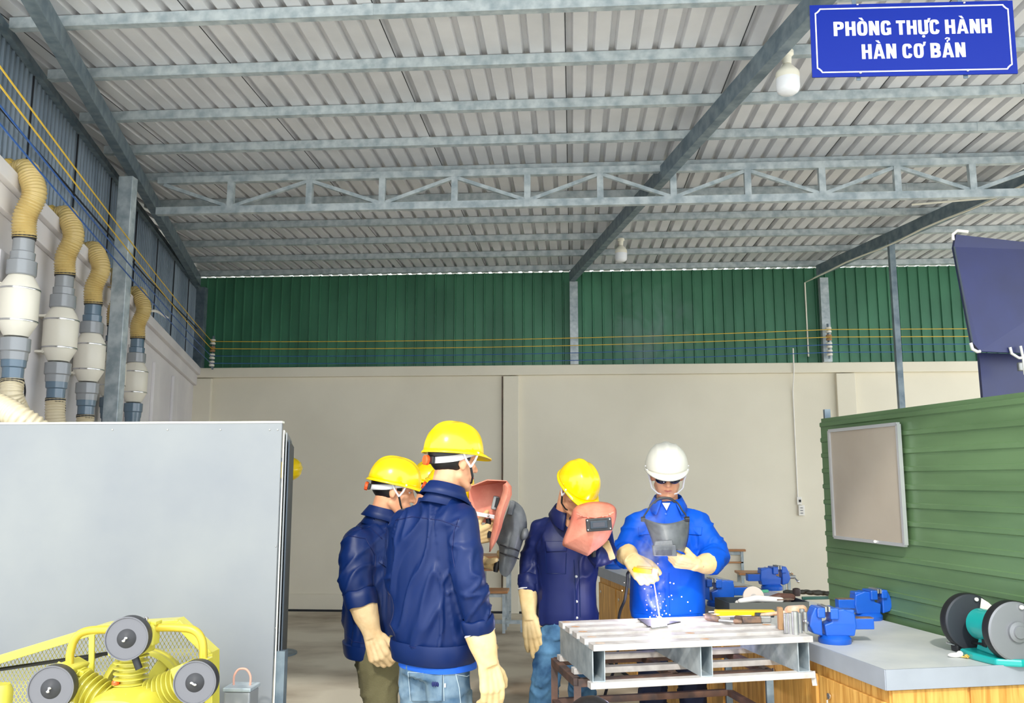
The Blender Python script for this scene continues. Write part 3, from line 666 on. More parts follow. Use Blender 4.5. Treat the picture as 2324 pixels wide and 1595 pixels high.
# belt guard: two frames with expanded metal
outer = [(-260, 1560), (-10, 1491), (237, 1414), (404, 1404), (486, 1480), (486, 1800), (-100, 1800)]
inner = [(-240, 1582), (0, 1513), (160, 1462), (238, 1437), (396, 1424), (466, 1489), (466, 1780), (-80, 1780)]
def strip(pts, w_, dy, dep, nm):
    P = [c_(x, y, dy) for x, y in pts]; mb = MB()
    for a, b in zip(P[:-1], P[1:]): mb.beam(a + (a - b).normalized() * .004, b, dep, w_, up=(b - a).cross(YV))
    return mb.build(nm, M['comp'], co, smooth=False, bevel=.002)
op = [(-260, 1560), (-10, 1491), (237, 1416), (404, 1406), (484, 1480), (484, 1800)]
strip(op, .006, .19, .1, 'guard_rim')
strip([(x, y + 9) for x, y in op[:4]] + [(474, 1486), (474, 1800)], .026, .135, .006, 'guard_frame')
strip([(x, y + 9) for x, y in op[:4]] + [(474, 1486), (474, 1800)], .026, .245, .006, 'guard_frame')
strip([(209, 1432), (207, 1560)], .02, .135, .008, 'guard_stay')
def guard_mesh(dy):
    x0, x1, z0, z1 = c_(-260, 1500, dy).x, c_(472, 1500, dy).x, c_(0, 1800, dy).z, c_(300, 1400, dy).z
    poly = [(c_(x, y + 4, dy).x, c_(x, y + 4, dy).z) for x, y in op]; poly = poly + [(poly[0][0], poly[-1][1])]
    def clip(p, q):
        ts = []
        def inside(t):
            x, z = p[0] + (q[0] - p[0]) * t, p[1] + (q[1] - p[1]) * t; c = False
            for i in range(len(poly)):
                a, b = poly[i - 1], poly[i]
                if (a[1] > z) != (b[1] > z) and x < (b[0] - a[0]) * (z - a[1]) / (b[1] - a[1]) + a[0]: c = not c
            return c
        on = [inside(i / 100) for i in range(101)]; out = []; st = None
        for i, o in enumerate(on):
            if o and st is None: st = i
            if not o and st is not None:
                if i - st > 1: out.append((st / 100, (i - 1) / 100))
                st = None
        if st is not None: out.append((st / 100, 1))
        return out
    mb = MB(); step = .0155; sl = 1.55; hgt = z1 - z0; nn = int((x1 - x0 + hgt / sl) / step)
    for sg_ in (1, -1):
        for i in range(nn):
            xs_ = x0 - (hgt / sl if sg_ > 0 else 0) + i * step
            p = (xs_, z0); q = (xs_ + sg_ * hgt / sl, z1) if sg_ > 0 else (xs_, z1)
            if sg_ < 0: p = (xs_ + hgt / sl - (x1 - x0) * 0 - hgt / sl + hgt / sl * 0, z0); q = (xs_ - hgt / sl, z1)
            for ta, tb_ in clip(p, q):
                A = V((p[0] + (q[0] - p[0]) * ta, CY + dy, p[1] + (q[1] - p[1]) * ta)); B = V((p[0] + (q[0] - p[0]) * tb_, CY + dy, p[1] + (q[1] - p[1]) * tb_))
                mb.beam(A, B, .0018, .0016)
    return mb
guard_mesh(.245).build('guard_mesh', M['comp'], co, smooth=False)
# flywheel with spokes
wc = c_(325, 1571, .19); Rw = .149
MB().lathe([(Rw - .02, -.022), (Rw, -.022), (Rw, -.006), (Rw - .006, 0), (Rw, .006), (Rw, .022), (Rw - .02, .022)], wc, YV, 56).add([], []).build('hub_dummy', M['comp'], co) if False else None
mb = MB(); n = 56; prof = [(Rw - .018, -.024), (Rw, -.024), (Rw, -.008), (Rw - .006, 0), (Rw, .008), (Rw, .024), (Rw - .018, .024)]; k = len(prof); vs = []
for j in range(n):
    a = 2 * math.pi * j / n
    vs += [wc + V((math.cos(a) * r, h, math.sin(a) * r)) for r, h in prof]
mb.add(vs, [(j * k + i, j * k + (i + 1) % k, ((j + 1) % n) * k + (i + 1) % k, ((j + 1) % n) * k + i) for j in range(n) for i in range(k)])
fl = mb.build('flywheel', M['comp_d'], co)
mb = MB()
for j in range(5):
    a = math.radians(55 + 72 * j); d = V((math.cos(a), 0, math.sin(a))); mb.beam(wc + d * .02, wc + d * (Rw - .012), .045, .022, up=YV)
mb.build('spoke', M['comp_d'], fl, smooth=False, bevel=.003)
# belt to the motor pulley out of frame at the left
tl = c_(-330, 1600, .19)
for dy_ in (-.008, .01):
    MB().tube([wc + V((-.02, dy_, Rw)), tl + V((0, dy_, .05))], .006, 6).build('belt', M['black'], co)
    MB().tube([c_(160, 1508, .19) + V((0, dy_, 0)), c_(262, 1476, .19) + V((0, dy_, 0))], .0055, 6).build('belt', M['black'], co)
    MB().tube([wc + V((-.02, dy_, -Rw)), tl + V((0, dy_, -.05))], .006, 6).build('belt', M['black'], co)
# finned cylinders
def cylinder(base, tip, r0, r1, nf, head=.05):
    base = V(base); tip = V(tip); d = (tip - base); L_ = d.length; d.normalize(); mb = MB(); prof = [(r0, 0)]
    for i in range(nf):
        h = L_ * (i + .3) / nf; prof += [(r0, h), (r1, h + .002), (r1, h + .005), (r0, h + .008)]
    prof.append((r0, L_)); mb.lathe(prof, base, d, 28); o = mb.build('finned_cylinder', M['comp_d'], co, sharp=25)
    u = d.cross(YV).normalized(); hb = MB()
    R_ = Matrix((u, YV, d)).transposed(); hb.box(tip + d * head / 2, (r1 * 2.05, r1 * 1.9, head), R_); hb.build('cylinder_head', M['comp_d'], co, bevel=.006, smooth=False)
    bb = MB()
    for i, j in ((1, 1), (1, -1), (-1, 1), (-1, -1)): bb.cyl(tip + R_ @ V((i * r1 * .8, j * r1 * .75, head)), tip + R_ @ V((i * r1 * .8, j * r1 * .75, head + .012)), .006, n=6)
    bb.build('bolt', M['comp_d'], co, smooth=False)
cylinder(c_(296, 1568, .02), c_(299, 1482, .02), .038, .056, 7)
cylinder(c_(245, 1590, .02), c_(168, 1546, .02), .036, .056, 7)
cylinder(c_(338, 1580, .02), c_(412, 1548, .02), .036, .054, 7)
# cast manifold beside the central head
MB().box(c_(345, 1437, .02), (.036, .05, .075), None).build('manifold', M['comp_d'], co, bevel=.006, smooth=False)
MB().box(c_(345, 1412, .02), (.05, .05, .012), None).build('flange', M['comp'], co, bevel=.003, smooth=False)
MB().box(c_(176, 1520, .02), (.07, .05, .02), Matrix.Rotation(.3, 3, 'Y')).build('flange', M['comp'], co, bevel=.003, smooth=False)
MB().box(c_(464, 1503, .02), (.04, .05, .03), None).build('flange', M['comp'], co, bevel=.003, smooth=False)
MB().tube(bez([c_(158, 1508, .0), c_(160, 1480, .0), c_(172, 1447, .0), c_(200, 1431, .0), c_(262, 1428, .0)]), .0135, 14).build('cooling_pipe', M['copper'], co)
MB().tube(bez([c_(345, 1424, .02), c_(400, 1424, .02), c_(440, 1430, .02), c_(459, 1455, .02), c_(462, 1505, .02)]), .0135, 14).build('cooling_pipe', M['copper'], co)
# crankcase
mb = MB(); cc = c_(290, 1640, -.03)
mb.rings([(cc + V((0, .12, .0)), (.12, 0, 0), (0, 0, .115), 3), (cc + V((0, -.06, 0)), (.115, 0, 0), (0, 0, .11), 3), (cc + V((0, -.11, 0)), (.1, 0, 0), (0, 0, .095), 3.2), (cc + V((0, -.125, 0)), (.08, 0, 0), (0, 0, .075), 3)])
mb.build('crankcase', M['comp'], co)
for k in range(6):
    a = math.radians(30 + 24 * k); MB().cyl(cc + V((math.cos(a) * .108, -.055, math.sin(a) * .104)), cc + V((math.cos(a) * .108, -.07, math.sin(a) * .104)), .006, n=6).build('bolt', M['comp_d'], co, smooth=False)
MB().lathe([(.012, 0), (.012, .008), (.01, .012)], c_(262, 1553, -.02), n=16).build('oil_plug', M['orange'], co, smooth=False)
# three air filters facing the camera
for k, (x, y, r) in enumerate(((287, 1449, .0685), (115, 1563, .071), (442, 1549, .067))):
    p = c_(x, y, -.1); ax = (CAM - p); ax = V((ax.x * .35, ax.y, ax.z * .1)).normalized()
    f = MB().lathe([(r * .97, -.05), (r, -.045), (r, -.004), (r * .985, .0), (r * .93, -.003), (r * .9, -.006), (r * .53, -.007), (r * .5, -.003), (r * .1, .012), (.001, .013)], p, ax, 48).build('air_filter', M['filter'], co)
    MB().lathe([(r * .985, -.003), (r * 1.01, .0), (r * 1.005, .003), (r * .955, .003), (r * .93, -.001)], p, ax, 48).build('rim', M['filter_r'], f)
    a = math.radians((50, 65, -25)[k]); d = V((math.cos(a), 0, math.sin(a))); q = p + ax * .018
    MB().ell(q + d * .006, (.006, .003, .004)).ell(q - d * .006, (.006, .003, .004)).cyl(q - ax * .01, q + ax * .003, .003, n=8).build('wing_nut', M['chrome'], f)
    MB().cyl(p - ax * .04, p - ax * .1 + V((0, .0, -.0)), r * .4).build('intake_neck', M['comp_d'], co)
MB().cyl(c_(305, 1488, -.075), c_(316, 1518, -.075), .0115).build('breather_tube', M['black'], co)
MB().lathe([(.006, 0), (.008, .004), (.008, .014), (.004, .018)], c_(331, 1411, -.02)).build('valve', M['chrome'], co)
# tank, feet, motor below the frame
tz = .42; MB().lathe([(.001, -.46), (.1, -.45), (.17, -.4), (.19, -.34), (.19, .34), (.17, .4), (.1, .45), (.001, .46)], (c_(150, 1500).x, CY + .1, tz), (1, 0, 0), 40).build('air_tank', M['comp'], co)
for sx_ in (-.3, .3): MB().box((c_(150, 1500).x + sx_, CY + .1, .13), (.05, .24, .26)).build('leg', M['comp'], co, bevel=.004)
MB().box((c_(180, 1500).x, CY + .1, .62), (.95, .22, .02)).build('motor_plate', M['comp'], co)
MB().box((c_(290, 1500).x, CY + .04, .655), (.2, .14, .05)).build('pump_foot', M['comp_d'], co)
MB().lathe([(.08, -.16), (.1, -.15), (.1, .12), (.07, .15)], (tl.x, CY + .05, tl.z + .0), YV).build('motor', M['comp_d'], co)
MB().box((tl.x, CY + .05, (tl.z + .62) / 2 - .02), (.14, .2, max(.04, tl.z - .62 - .04))).build('motor_foot', M['comp_d'], co)
MB().lathe([(.001, 0), (.03, .0), (.04, -.02), (.04, -.1)], c_(2, 1552, .05), (0, 0, 1)).build('regulator', M['comp_d'], co)
# rod canister with loop handle in front of the booth
p = at(549, 1556, 3.42); rc_ = thing('rod_canister', 'small grey steel canister with coppery loop handle at the foot of the grey partition', 'canister', (p.x, 3.42, 0))
MB().box((p.x, 3.42, p.z / 2 - .006), (.1, .1, p.z - .012)).build('body', M['pvc'], rc_, bevel=.006, smooth=False)
MB().box((p.x, 3.42, p.z - .004), (.108, .108, .014)).build('lid', M['galv'], rc_, bevel=.003, smooth=False)
hw_ = .032; MB().tube(bez([(p.x - hw_, 3.42, p.z), (p.x - hw_, 3.42, p.z + .035), (p.x - .018, 3.42, p.z + .058), (p.x, 3.42, p.z + .063), (p.x + .018, 3.42, p.z + .058), (p.x + hw_, 3.42, p.z + .035), (p.x + hw_, 3.42, p.z)], 6), .0042, 8).build('loop_handle', mat('coppery enamel', (216, 160, 140), .4), rc_)
# ------------------------------------------------------------------ long workbench
BW = .76; bs0, bs1 = -1.22, 2.95
def q2(s, o): p = bp(s, o, 0); return p
fl_ = onz(2009, 1522, .8); sf = (fl_ - BA).dot(BD)
wb = thing('workbench', 'long workbench with grey top lightened like reflected sky and golden plywood cabinets', 'bench', bp(sf, BW / 2, 0))
fr = onz(2324, 1509, .8); fdir = (fr - fl_).normalized()
fl_ = V((fl_.x, fl_.y, 0)); 
tR = bp(0, 0, 0); k_ = (tR - fl_).dot(BN) / fdir.dot(BN); fR = fl_ + V((fdir.x, fdir.y, 0)) * k_
bl_ = bp(bs1, BW, 0); Lf = V((onz(1350, 1284, .8).x, onz(1350, 1284, .8).y, 0)); bR = bp(bs1, 0, 0)
def up(p, z): return V((p.x, p.y, z))
MB().prism([up(q, .735) for q in (fl_, fR, bR, Lf)], (0, 0, .063)).build('bench_top', M['benchtop'], wb, smooth=False, bevel=.002)
MB().beam(up(fl_, .765), up(fR, .765), .008, .078).beam(up(fl_, .765), up(Lf, .765), .008, .078).build('edging', M['benchedge'], wb, smooth=False)
ins = .03; dl = (Lf - fl_).normalized(); nl = V((dl.y, -dl.x, 0)); nl = nl if nl.dot(fR - fl_) > 0 else -nl
cf = fl_ + nl * ins + dl * ins; cb = Lf + nl * ins - dl * .05; cR = fR + dl * ins - V((fdir.x, fdir.y, 0)) * .03; cbR = bR - V((.03, 0, 0))
MB().prism([up(q, .06) for q in (cf, cR, cbR, cb)], (0, 0, .675)).build('cabinet', M['wood'], wb, smooth=False)
MB().prism([up(q, .0) for q in (cf + dl * .04 + nl * .04, cR + dl * .04, cbR, cb + nl * .04)], (0, 0, .06)).build('plinth', M['darkmetal'], wb, smooth=False)
Lb = (cb - cf).length; nd = 8
for i in range(nd):
    a = cf + (cb - cf) * ((i + .03) / nd) - nl * .008; b = cf + (cb - cf) * ((i + .97) / nd) - nl * .008
    d_ = MB().beam(up(a, .39), up(b, .39), .016, .56).build('door', M['wood'], wb, smooth=False, bevel=.002)
    c = cf + (cb - cf) * ((i + .8) / nd) - nl * .02
    MB().lathe([(.013, 0), (.013, .006), (.006, .008)], up(c, .6), -nl).build('lock', M['chrome'], d_)
    if i == 0: MB().box(up(c, .57) - nl * .012, (.006, .003, .03)).build('key', M['chrome'], d_)
for i in range(2):
    a = cf + (cR - cf) * ((i + .02) / 2) - dl * .006; b = cf + (cR - cf) * ((i + .98) / 2) - dl * .006
    d_ = MB().beam(up(a, .39), up(b, .39), .014, .66 if i == 0 else .66).build('end_panel', M['wood'], wb, smooth=False, bevel=.002)
bt = .798
def ob(x, y, z=bt): return onz(x, y, z)
# vises
def make_vise(lab):
    t = thing('bench_vise', lab, 'vise', group='blue bench vises')
    MB().lathe([(.062, 0), (.064, .003), (.064, .02), (.055, .03), (.045, .034)]).build('swivel_base', M['vise'], t)
    mb = MB(); mb.prism([(-.07, -.033, .03), (.045, -.033, .03), (.05, -.033, .075), (.02, -.033, .085), (.02, -.033, .128), (-.03, -.033, .135), (-.075, -.033, .118), (-.08, -.033, .07)], (0, .066, 0))
    mb.box((.012, 0, .118), (.034, .096, .044)); mb.box((-.05, 0, .124), (.05, .06, .016))
    mb.build('fixed_jaw', M['vise'], t, bevel=.005, smooth=False)
    MB().box((-.1, 0, .075), (.11, .044, .042)).build('slide_beam', M['vise'], t, bevel=.003, smooth=False)
    MB().box((-.1, 0, .0975), (.11, .04, .003)).build('slide_top', M['rawsteel'], t, smooth=False)
    mb = MB(); mb.prism([(.058, -.03, .03), (.095, -.03, .04), (.11, -.03, .07), (.1, -.03, .11), (.085, -.03, .14), (.058, -.03, .14)], (0, .06, 0)); mb.box((.064, 0, .122), (.03, .094, .04))
    mb.build('moving_jaw', M['vise'], t, bevel=.005, smooth=False)
    MB().box((.032, 0, .136), (.007, .09, .02)).build('jaw_plate', M['steel'], t, smooth=False); MB().box((.046, 0, .136), (.007, .09, .02)).build('jaw_plate', M['steel'], t, smooth=False)
    MB().cyl((.1, 0, .075), (.15, 0, .075), .011).build('screw', M['steel'], t)
    hb = MB().cyl((.14, -.07, .055), (.14, .07, .095), .005).build('handle', M['chrome'], t); MB().ell((.14, -.07, .055), (.009,) * 3).ell((.14, .07, .095), (.009,) * 3).build('handle_knob', M['chrome'], hb)
    return t
v0 = make_vise('blue bench vise at the near left edge of the bench, beside the steel grating')
def setv(o, x, y, ang, lab=None, sc=1.0):
    p = ob(x, y); o.location = (p.x, p.y, bt); o.rotation_euler = (0, 0, ang); o.scale = (sc,) * 3
    if lab: o['label'] = lab
setv(v0, 1895, 1458, math.radians(185), sc=1.15)
vl = [(1972, 1405, math.radians(8), 'blue bench vise alone near the green partition, behind the grinder'), (1752, 1338, math.radians(8), 'blue bench vise towards the far end of the bench, behind the grinding disc'), (1632, 1374, math.radians(190), 'blue bench vise partly behind the man in the white helmet'), (1392, 1290, math.radians(190), 'blue bench vise at the far corner between the two welders')]
for x, y, a, lab in vl: setv(copy_tree(v0), x, y, a, lab, sc=1.12)
# bench grinder
gb = ob(2292, 1478); 
gr = thing('bench_grinder', 'teal bench grinder with two grey wheel guards on the bench corner', 'grinder', (gb.x, gb.y, bt))
gL = V((1.735, 4.12, bt + .128)); gR_ = V((1.785, 3.83, bt + .135)); ga = (gR_ - gL).normalized()
MB().lathe([(.05, .07), (.066, .085), (.066, .235), (.05, .25)], gL, ga, 40).build('motor', M['teal'], gr)
for c, sg_, nm, m in ((gL, 1, 'far', 'gdark'), (gR_, -1, 'near', 'gwheel')):
    fw_ = ga if sg_ < 0 else ga
    f = MB().lathe([(.112, -.026), (.118, -.02), (.118, .02), (.112, .026), (.105, .027), (.04, .028)] + ([(.04, .04), (.026, .044), (.024, .05), (.001, .051)] if sg_ < 0 else [(.03, .03), (.03, .07)]), c, ga, 56).build('wheel_guard', M[m], gr)
    MB().lathe([(.1195, -.02), (.1215, -.016), (.1215, .016), (.1195, .02)], c, ga, 56).build('guard_band', M['black'], f)
    u = ga.orthogonal().normalized(); ux_ = V((1, 0, 0)); uz = V((0, 0, 1))
    for a in (75, 165, 245, 330): q = c + ux_ * math.cos(math.radians(a)) * .1 + uz * math.sin(math.radians(a)) * .1 + ga * .029; MB().lathe([(.0085, -.004), (.0085, .003), (.006, .005)], q, ga, 12).build('screw', M['white'], f)
    P = [c + ux_ * math.cos(math.radians(a)) * r + uz * math.sin(math.radians(a)) * r + ga * .029 for r, a in ((.112, 66), (.112, 50), (.114, 35), (.112, 22), (.06, 30), (.055, 52))]
    MB().prism(P, ga * .003).build('eye_shield', M['bulbbase'], f, smooth=False)
    if sg_ < 0: MB().box(c + ux_ * -.045 + uz * .087 + ga * .029, (.026, .002, .004), Matrix.Rotation(-.55, 3, 'Y')).build('spin_mark', M['white'], f)
mid = (gL + gR_) / 2; mz = mid.z - .05
mb = MB().prism([(mid.x - .05, mid.y + .03, bt + .03), (mid.x + .075, mid.y + .03, bt + .03), (mid.x + .05, mid.y + .03, mz + .02), (mid.x - .03, mid.y + .03, mz + .02)], (.01, -.13, 0)); mb.build('pedestal', M['teal'], gr, bevel=.006, smooth=False)
mb = MB().prism([(mid.x - .11, mid.y + .05, bt), (mid.x + .04, mid.y + .1, bt), (mid.x + .1, mid.y - .0, bt), (mid.x + .1, mid.y - .17, bt), (mid.x + .03, mid.y - .19, bt), (mid.x - .06, mid.y - .17, bt), (mid.x - .1, mid.y - .05, bt)], (0, 0, .03)); mb.build('base', M['teal'], gr, bevel=.008, smooth=False)
MB().box((mid.x - .04, mid.y - .03, bt + .065), (.006, .035, .03)).build('switch', M['black'], gr, bevel=.002)
pl_ = ob(2175, 1478); MB().tube(bez([(mid.x - .045, mid.y - .02, bt + .06), (pl_.x + .05, pl_.y - .01, bt + .04), (pl_.x + .01, pl_.y, bt + .024)]), .006, 8).build('power_cord', M['black'], gr)
pg = MB().box((pl_.x, pl_.y, bt + .02), (.045, .04, .036), Matrix.Rotation(.4, 3, 'Z')).build('plug', M['black'], gr, bevel=.006)
for dy_ in (-.009, .009): MB().cyl((pl_.x - .018, pl_.y + dy_, bt + .03), (pl_.x - .045, pl_.y + dy_, bt + .036), .004).build('pin', M['chrome'], pg)
r_ = ob(2168, 1492); 
tag(MB().ell((r_.x, r_.y, bt + .01), (.03, .012, .01)).ell((r_.x + .02, r_.y, bt + .015), (.014, .012, .013)).build('cotton_rag', M['white'], origin=(r_.x, r_.y, bt)), 'small crumpled white rag beside the grinder plug', 'rag')
r_ = ob(2196, 1494); mb = MB()
for k in range(14): a = random.random() * 6.28; d = random.random() * .02; mb.box((r_.x + math.cos(a) * d, r_.y + math.sin(a) * d, bt + .004 + random.random() * .01), (.016, .003, .006), Matrix.Rotation(a, 3, 'Z') @ Matrix.Rotation(.4, 3, 'X'))
tag(mb.build('wood_shavings', M['hose_yd'], smooth=False, origin=(r_.x, r_.y, bt)), 'little heap of pale shavings at the grinder base', 'shavings', kind='stuff')
# tool tray and loose tools on the bench
def put(lab, cat, name, x, y, z=bt, group=None): p = ob(x, y, z); return thing(name, lab, cat, (p.x, p.y, z), group), V((p.x, p.y, z))
ang = math.radians(10); RZ = Matrix.Rotation(ang, 3, 'Z')
t, p = put('dark steel tool tray on the bench behind the grating', 'tray', 'tool_tray', 1728, 1388)
MB().box(p + V((0, 0, .004)), (.46, .24, .006), RZ).build('bottom', M['darkmetal'], t, smooth=False)
for c, d in (((0, -.12, .035), (.46, .005, .066)), ((0, .12, .035), (.46, .005, .066)), ((-.23, 0, .035), (.005, .24, .066)), ((.23, 0, .035), (.005, .24, .066))):
    MB().box(p + RZ @ V(c), d, RZ).build('side', mat('dark olive steel', (92, 94, 88), .5) if c[1] == -.12 else M['darkmetal'], t, smooth=False)
TP = p; TZ = bt + .07
def tray(u, v_, z=0): return TP + RZ @ V((u, v_, .008 + z))
t = thing('grinding_disc', 'pale pink abrasive disc standing in the tool tray', 'disc', tray(-.02, .06, 0)); MB().lathe([(.062, -.007), (.062, .007)], tray(-.02, .06, .064), (.1, -1, .25), 36).build('disc', mat('pale abrasive', (214, 198, 184), .9), t, smooth=False); MB().lathe([(.02, -.0085), (.02, .0085)], tray(-.02, .06, .064), (.1, -1, .25), 20).build('paper_label', mat('grey paper', (178, 172, 166), .8), t)
t = thing('work_glove', 'pair of off white gloves draped over the tool tray', 'gloves', tray(-.06, .0)); rm = MB()
rm.chain([tray(-.13, -.02, .055), tray(-.04, -.03, .07), tray(.1, -.05, .062)], [.016, .02, .016]); rm.chain([tray(-.13, .03, .04), tray(-.02, .02, .06), tray(.02, .05, .05)], [.014, .02, .014]); rm.cap(tray(-.05, .0, .02), tray(-.05, 0, .06), .02, .02)
link_mesh(remesh(rm, .006, 3), 'cloth', M['white'], t)
t = thing('leather_tool', 'brown leather tool pouch lying at the tray end', 'pouch', tray(.14, .05)); rm = MB().chain([tray(.05, .07, .04), tray(.13, .05, .062), tray(.21, .06, .062)], [.02, .028, .022]); rm.cap(tray(.13, .05, .01), tray(.13, .05, .05), .02, .02); link_mesh(remesh(rm, .006, 3), 'pouch', mat('brown leather', (96, 66, 56), .6), t)
tag(MB().box(tray(.12, -.04, .066), (.1, .05, .006), RZ).box(tray(.12, -.04, .03), (.08, .01, .066), RZ).build('copper_frame', M['rawsteel'], origin=tray(.12, -.04), smooth=False), 'small rusty flat frame across the tray rim', 'scrap')
t, p = put('wire brush with green handle lying left of the tool tray', 'brush', 'wire_brush', 1640, 1352); MB().beam(p + V((.0, 0, .016)), p + V((.3, .03, .03)), .024, .018).build('handle', M['greenp'], t, bevel=.004); MB().beam(p + V((-.14, -.02, .012)), p + V((.0, 0, .016)), .03, .022).build('head', M['hose_yd'], t, bevel=.003)
t, p = put('green pipe wrench lying at the far bench end under the partition', 'wrench', 'pipe_wrench', 1850, 1362); MB().beam(p + V((-.08, 0, .012)), p + V((.16, .05, .012)), .022, .018).build('handle', mat('dark green enamel', (40, 84, 74), .4), t, bevel=.004); MB().ell(p + V((.17, .05, .018)), (.02, .016, .018)).build('head', mat('green enamel jaw', (52, 110, 92), .4), t)
t, p = put('dark oily scrap heap on the bench by the partition end', 'scrap', 'scrap_metal', 1845, 1350); rm = MB()
for k in range(12): c = p + V((random.uniform(-.16, .1), random.uniform(-.03, .08), .012)); rm.ell(c, (.035, .02, .016))
link_mesh(remesh(rm, .006, 1), 'scrap', mat('oily scrap', (64, 62, 54), .6, var=.4, vscale=30), t)
t, p = put('black cap lying on the bench behind the tray', 'cap', 'rubber_cap', 1808, 1352); MB().lathe([(.022, 0), (.026, .02), (.024, .045), (.012, .05)], p, n=20).build('cap', mat('brown black rubber', (58, 44, 42), .5), t)
t, p = put('steel pliers lying on the bench near the tray corner', 'pliers', 'pliers', 1828, 1384); MB().beam(p + V((-.06, 0, .01)), p + V((.08, .05, .01)), .02, .012).build('jaw', M['darkmetal'], t, bevel=.003)
MB().beam(p + V((-.06, 0, .01)), p + V((-.13, .03, .01)), .012, .01).build('handle', M['darkmetal'], t)
# ------------------------------------------------------------------ steel grating on its stand
ZT = .86
A = onz(1341, 1460, ZT); B = onz(1271, 1411, ZT); D = onz(1835, 1440, ZT); e1 = D - A; e2 = B - A; l1 = e1.length; l2 = e2.length; e1.normalize(); e2.normalize()
def gp(u, v_, z): p = A + e1 * (u * l1) + e2 * (v_ * l2); return V((p.x, p.y, z))
pal = thing('steel_grating', 'white steel grating of flat rails and box channels that the men weld', 'grating', gp(.5, .5, ZT - .18))
rl_ = [(0, 1.0), (.26, 1.0), (.5, .98), (.74, .97), (.98, .86)]
for k, (v_, u1) in enumerate(rl_):
    MB().beam(gp(0, v_, ZT - .013), gp(u1, v_, ZT - .013), .074, .026).build('top_rail', M['palletw'], pal, smooth=False, bevel=.002)
chz = (ZT - .026 + ZT - .155) / 2; chh = .129
for u in (.03, .51, .965):
    mb = MB(); off = e1 * .026
    for z in (1,):
        a, b = gp(u, -.02, chz), gp(u, 1.02, chz)
        for sd_ in (-1, 1): mb.beam(a + off * sd_, b + off * sd_, .004, chh)
        mb.beam(a + V((0, 0, chh / 2 - .002)), b + V((0, 0, chh / 2 - .002)), .052, .004); mb.beam(a - V((0, 0, chh / 2 - .002)), b - V((0, 0, chh / 2 - .002)), .052, .004)
    mb.build('box_channel', M['galv'], pal, smooth=False)
for v_ in (0, .5, 1.0):
    MB().beam(gp(-.01, v_, ZT - .168), gp(1.01, v_, ZT - .168), .05, .026).build('bottom_rail', M['palletw'], pal, smooth=False, bevel=.002)
MB().beam(gp(1.008, -.01, ZT - .155), gp(1.014, -.02, ZT - .215), .012, .02).build('tab', M['palletw'], pal, smooth=False)
for u, v_ in ((.03, .98), (.04, .74), (.04, .5), (.045, .26), (.04, 0), (.5, .26), (.51, 0), (.94, .5)):
    q = gp(u, v_, ZT + .0006); MB().ell(q, (.022, .014, .0015)).build('weld_bead', M['rustspot'], pal)
st = thing('welding_stand', 'rusty angle iron stand under the white steel grating', 'stand', gp(.5, .5, 0)); zs = ZT - .183
def sb(a, b, nm='rail', w_=.035, m='rust'): MB().beam(a, b, w_, w_).build(nm, M[m], st, smooth=False, bevel=.002)
fu0, fu1, fv0, fv1 = -.01, .9, .35, 1.15
for a, b in (((fu0, fv0), (fu1, fv0)), ((fu0, fv1), (fu1, fv1)), ((fu0, fv0), (fu0, fv1)), ((fu1, fv0), (fu1, fv1)), ((.45, fv0), (.45, fv1))): sb(gp(*a, zs - .018), gp(*b, zs - .018))
for u, v_ in ((fu0, fv0), (fu0, fv1), (fu1, fv0), (fu1, fv1)): MB().beam(gp(u, v_, 0), gp(u, v_, zs - .03), .032, .032, up=(1, 0, 0)).build('leg', M['rust' if u < .5 else 'galv_dk'], st, smooth=False)
zl = .47
for a, b in (((fu0, fv0), (fu1, fv0)), ((fu0, fv1), (fu1, fv1)), ((fu0, fv0), (fu0, fv1)), ((fu1, fv0), (fu1, fv1))): sb(gp(*a, zl), gp(*b, zl), 'shelf_rail', .03)
# workpieces lying on the grating
def tp(x, y, z=ZT): return onz(x, y, z)
W0 = tp(1497, 1408)
q = [tp(1447, 1405), tp(1500, 1408), tp(1492, 1420), tp(1472, 1423)]; tag(MB().prism(q, (0, 0, .004)).build('steel_plate', M['mask_k'], smooth=False, origin=q[0]), 'dark steel plate under the arc, left piece', 'plate')
q = [tp(1501, 1408), tp(1545, 1412), tp(1520, 1417), tp(1494, 1420)]; tag(MB().prism(q, (0, 0, .004)).build('steel_plate', M['mask_k'], smooth=False, origin=q[0]), 'dark steel plate under the arc, right piece', 'plate')
q = [tp(1476, 1424, ZT), tp(1513, 1419, ZT), tp(1515, 1423, ZT), tp(1480, 1428, ZT)]; tag(MB().prism(q, (0, 0, .008)).build('steel_bar', M['steel'], smooth=False, origin=q[0]), 'short steel bar in front of the dark plates', 'bar')
def lump(x, y, dims, a, name, lab, cat, m, bev=.004, z=ZT):
    p = tp(x, y, z); o = MB().box(p + V((0, 0, dims[2] / 2)), dims, Matrix.Rotation(a, 3, 'Z')).build(name, M[m], smooth=False, bevel=bev, origin=(p.x, p.y, z)); return tag(o, lab, cat)
t = thing('chipping_hammer', 'chipping hammer with worn brown head on the back rail', 'hammer', tp(1624, 1412)); p = tp(1618, 1411)
MB().chain([p + V((-.02, .02, .02)), p + V((.02, -.01, .016))], [.018, .015]).build('head', M['rawsteel'], t)
MB().chain([p + V((.03, -.02, .011)), p + V((.1, -.05, .009))], [.008, .009]).build('handle', M['steel'], t)
MB().chain([p + V((.1, -.05, .011)), p + V((.12, -.06, .011))], [.013, .01]).build('grip', M['rawsteel'], t)
lump(1705, 1413, (.09, .035, .03), .1, 'steel_block', 'rusty steel block, middle of the row on the back rail', 'block', 'rawsteel')
lump(1680, 1411, (.05, .03, .028), -.4, 'steel_block', 'small dark steel block beside the hammer', 'block', 'rust')
lump(1737, 1412, (.05, .035, .03), .05, 'steel_block', 'grey steel block left of the brown bundle', 'block', 'steel')
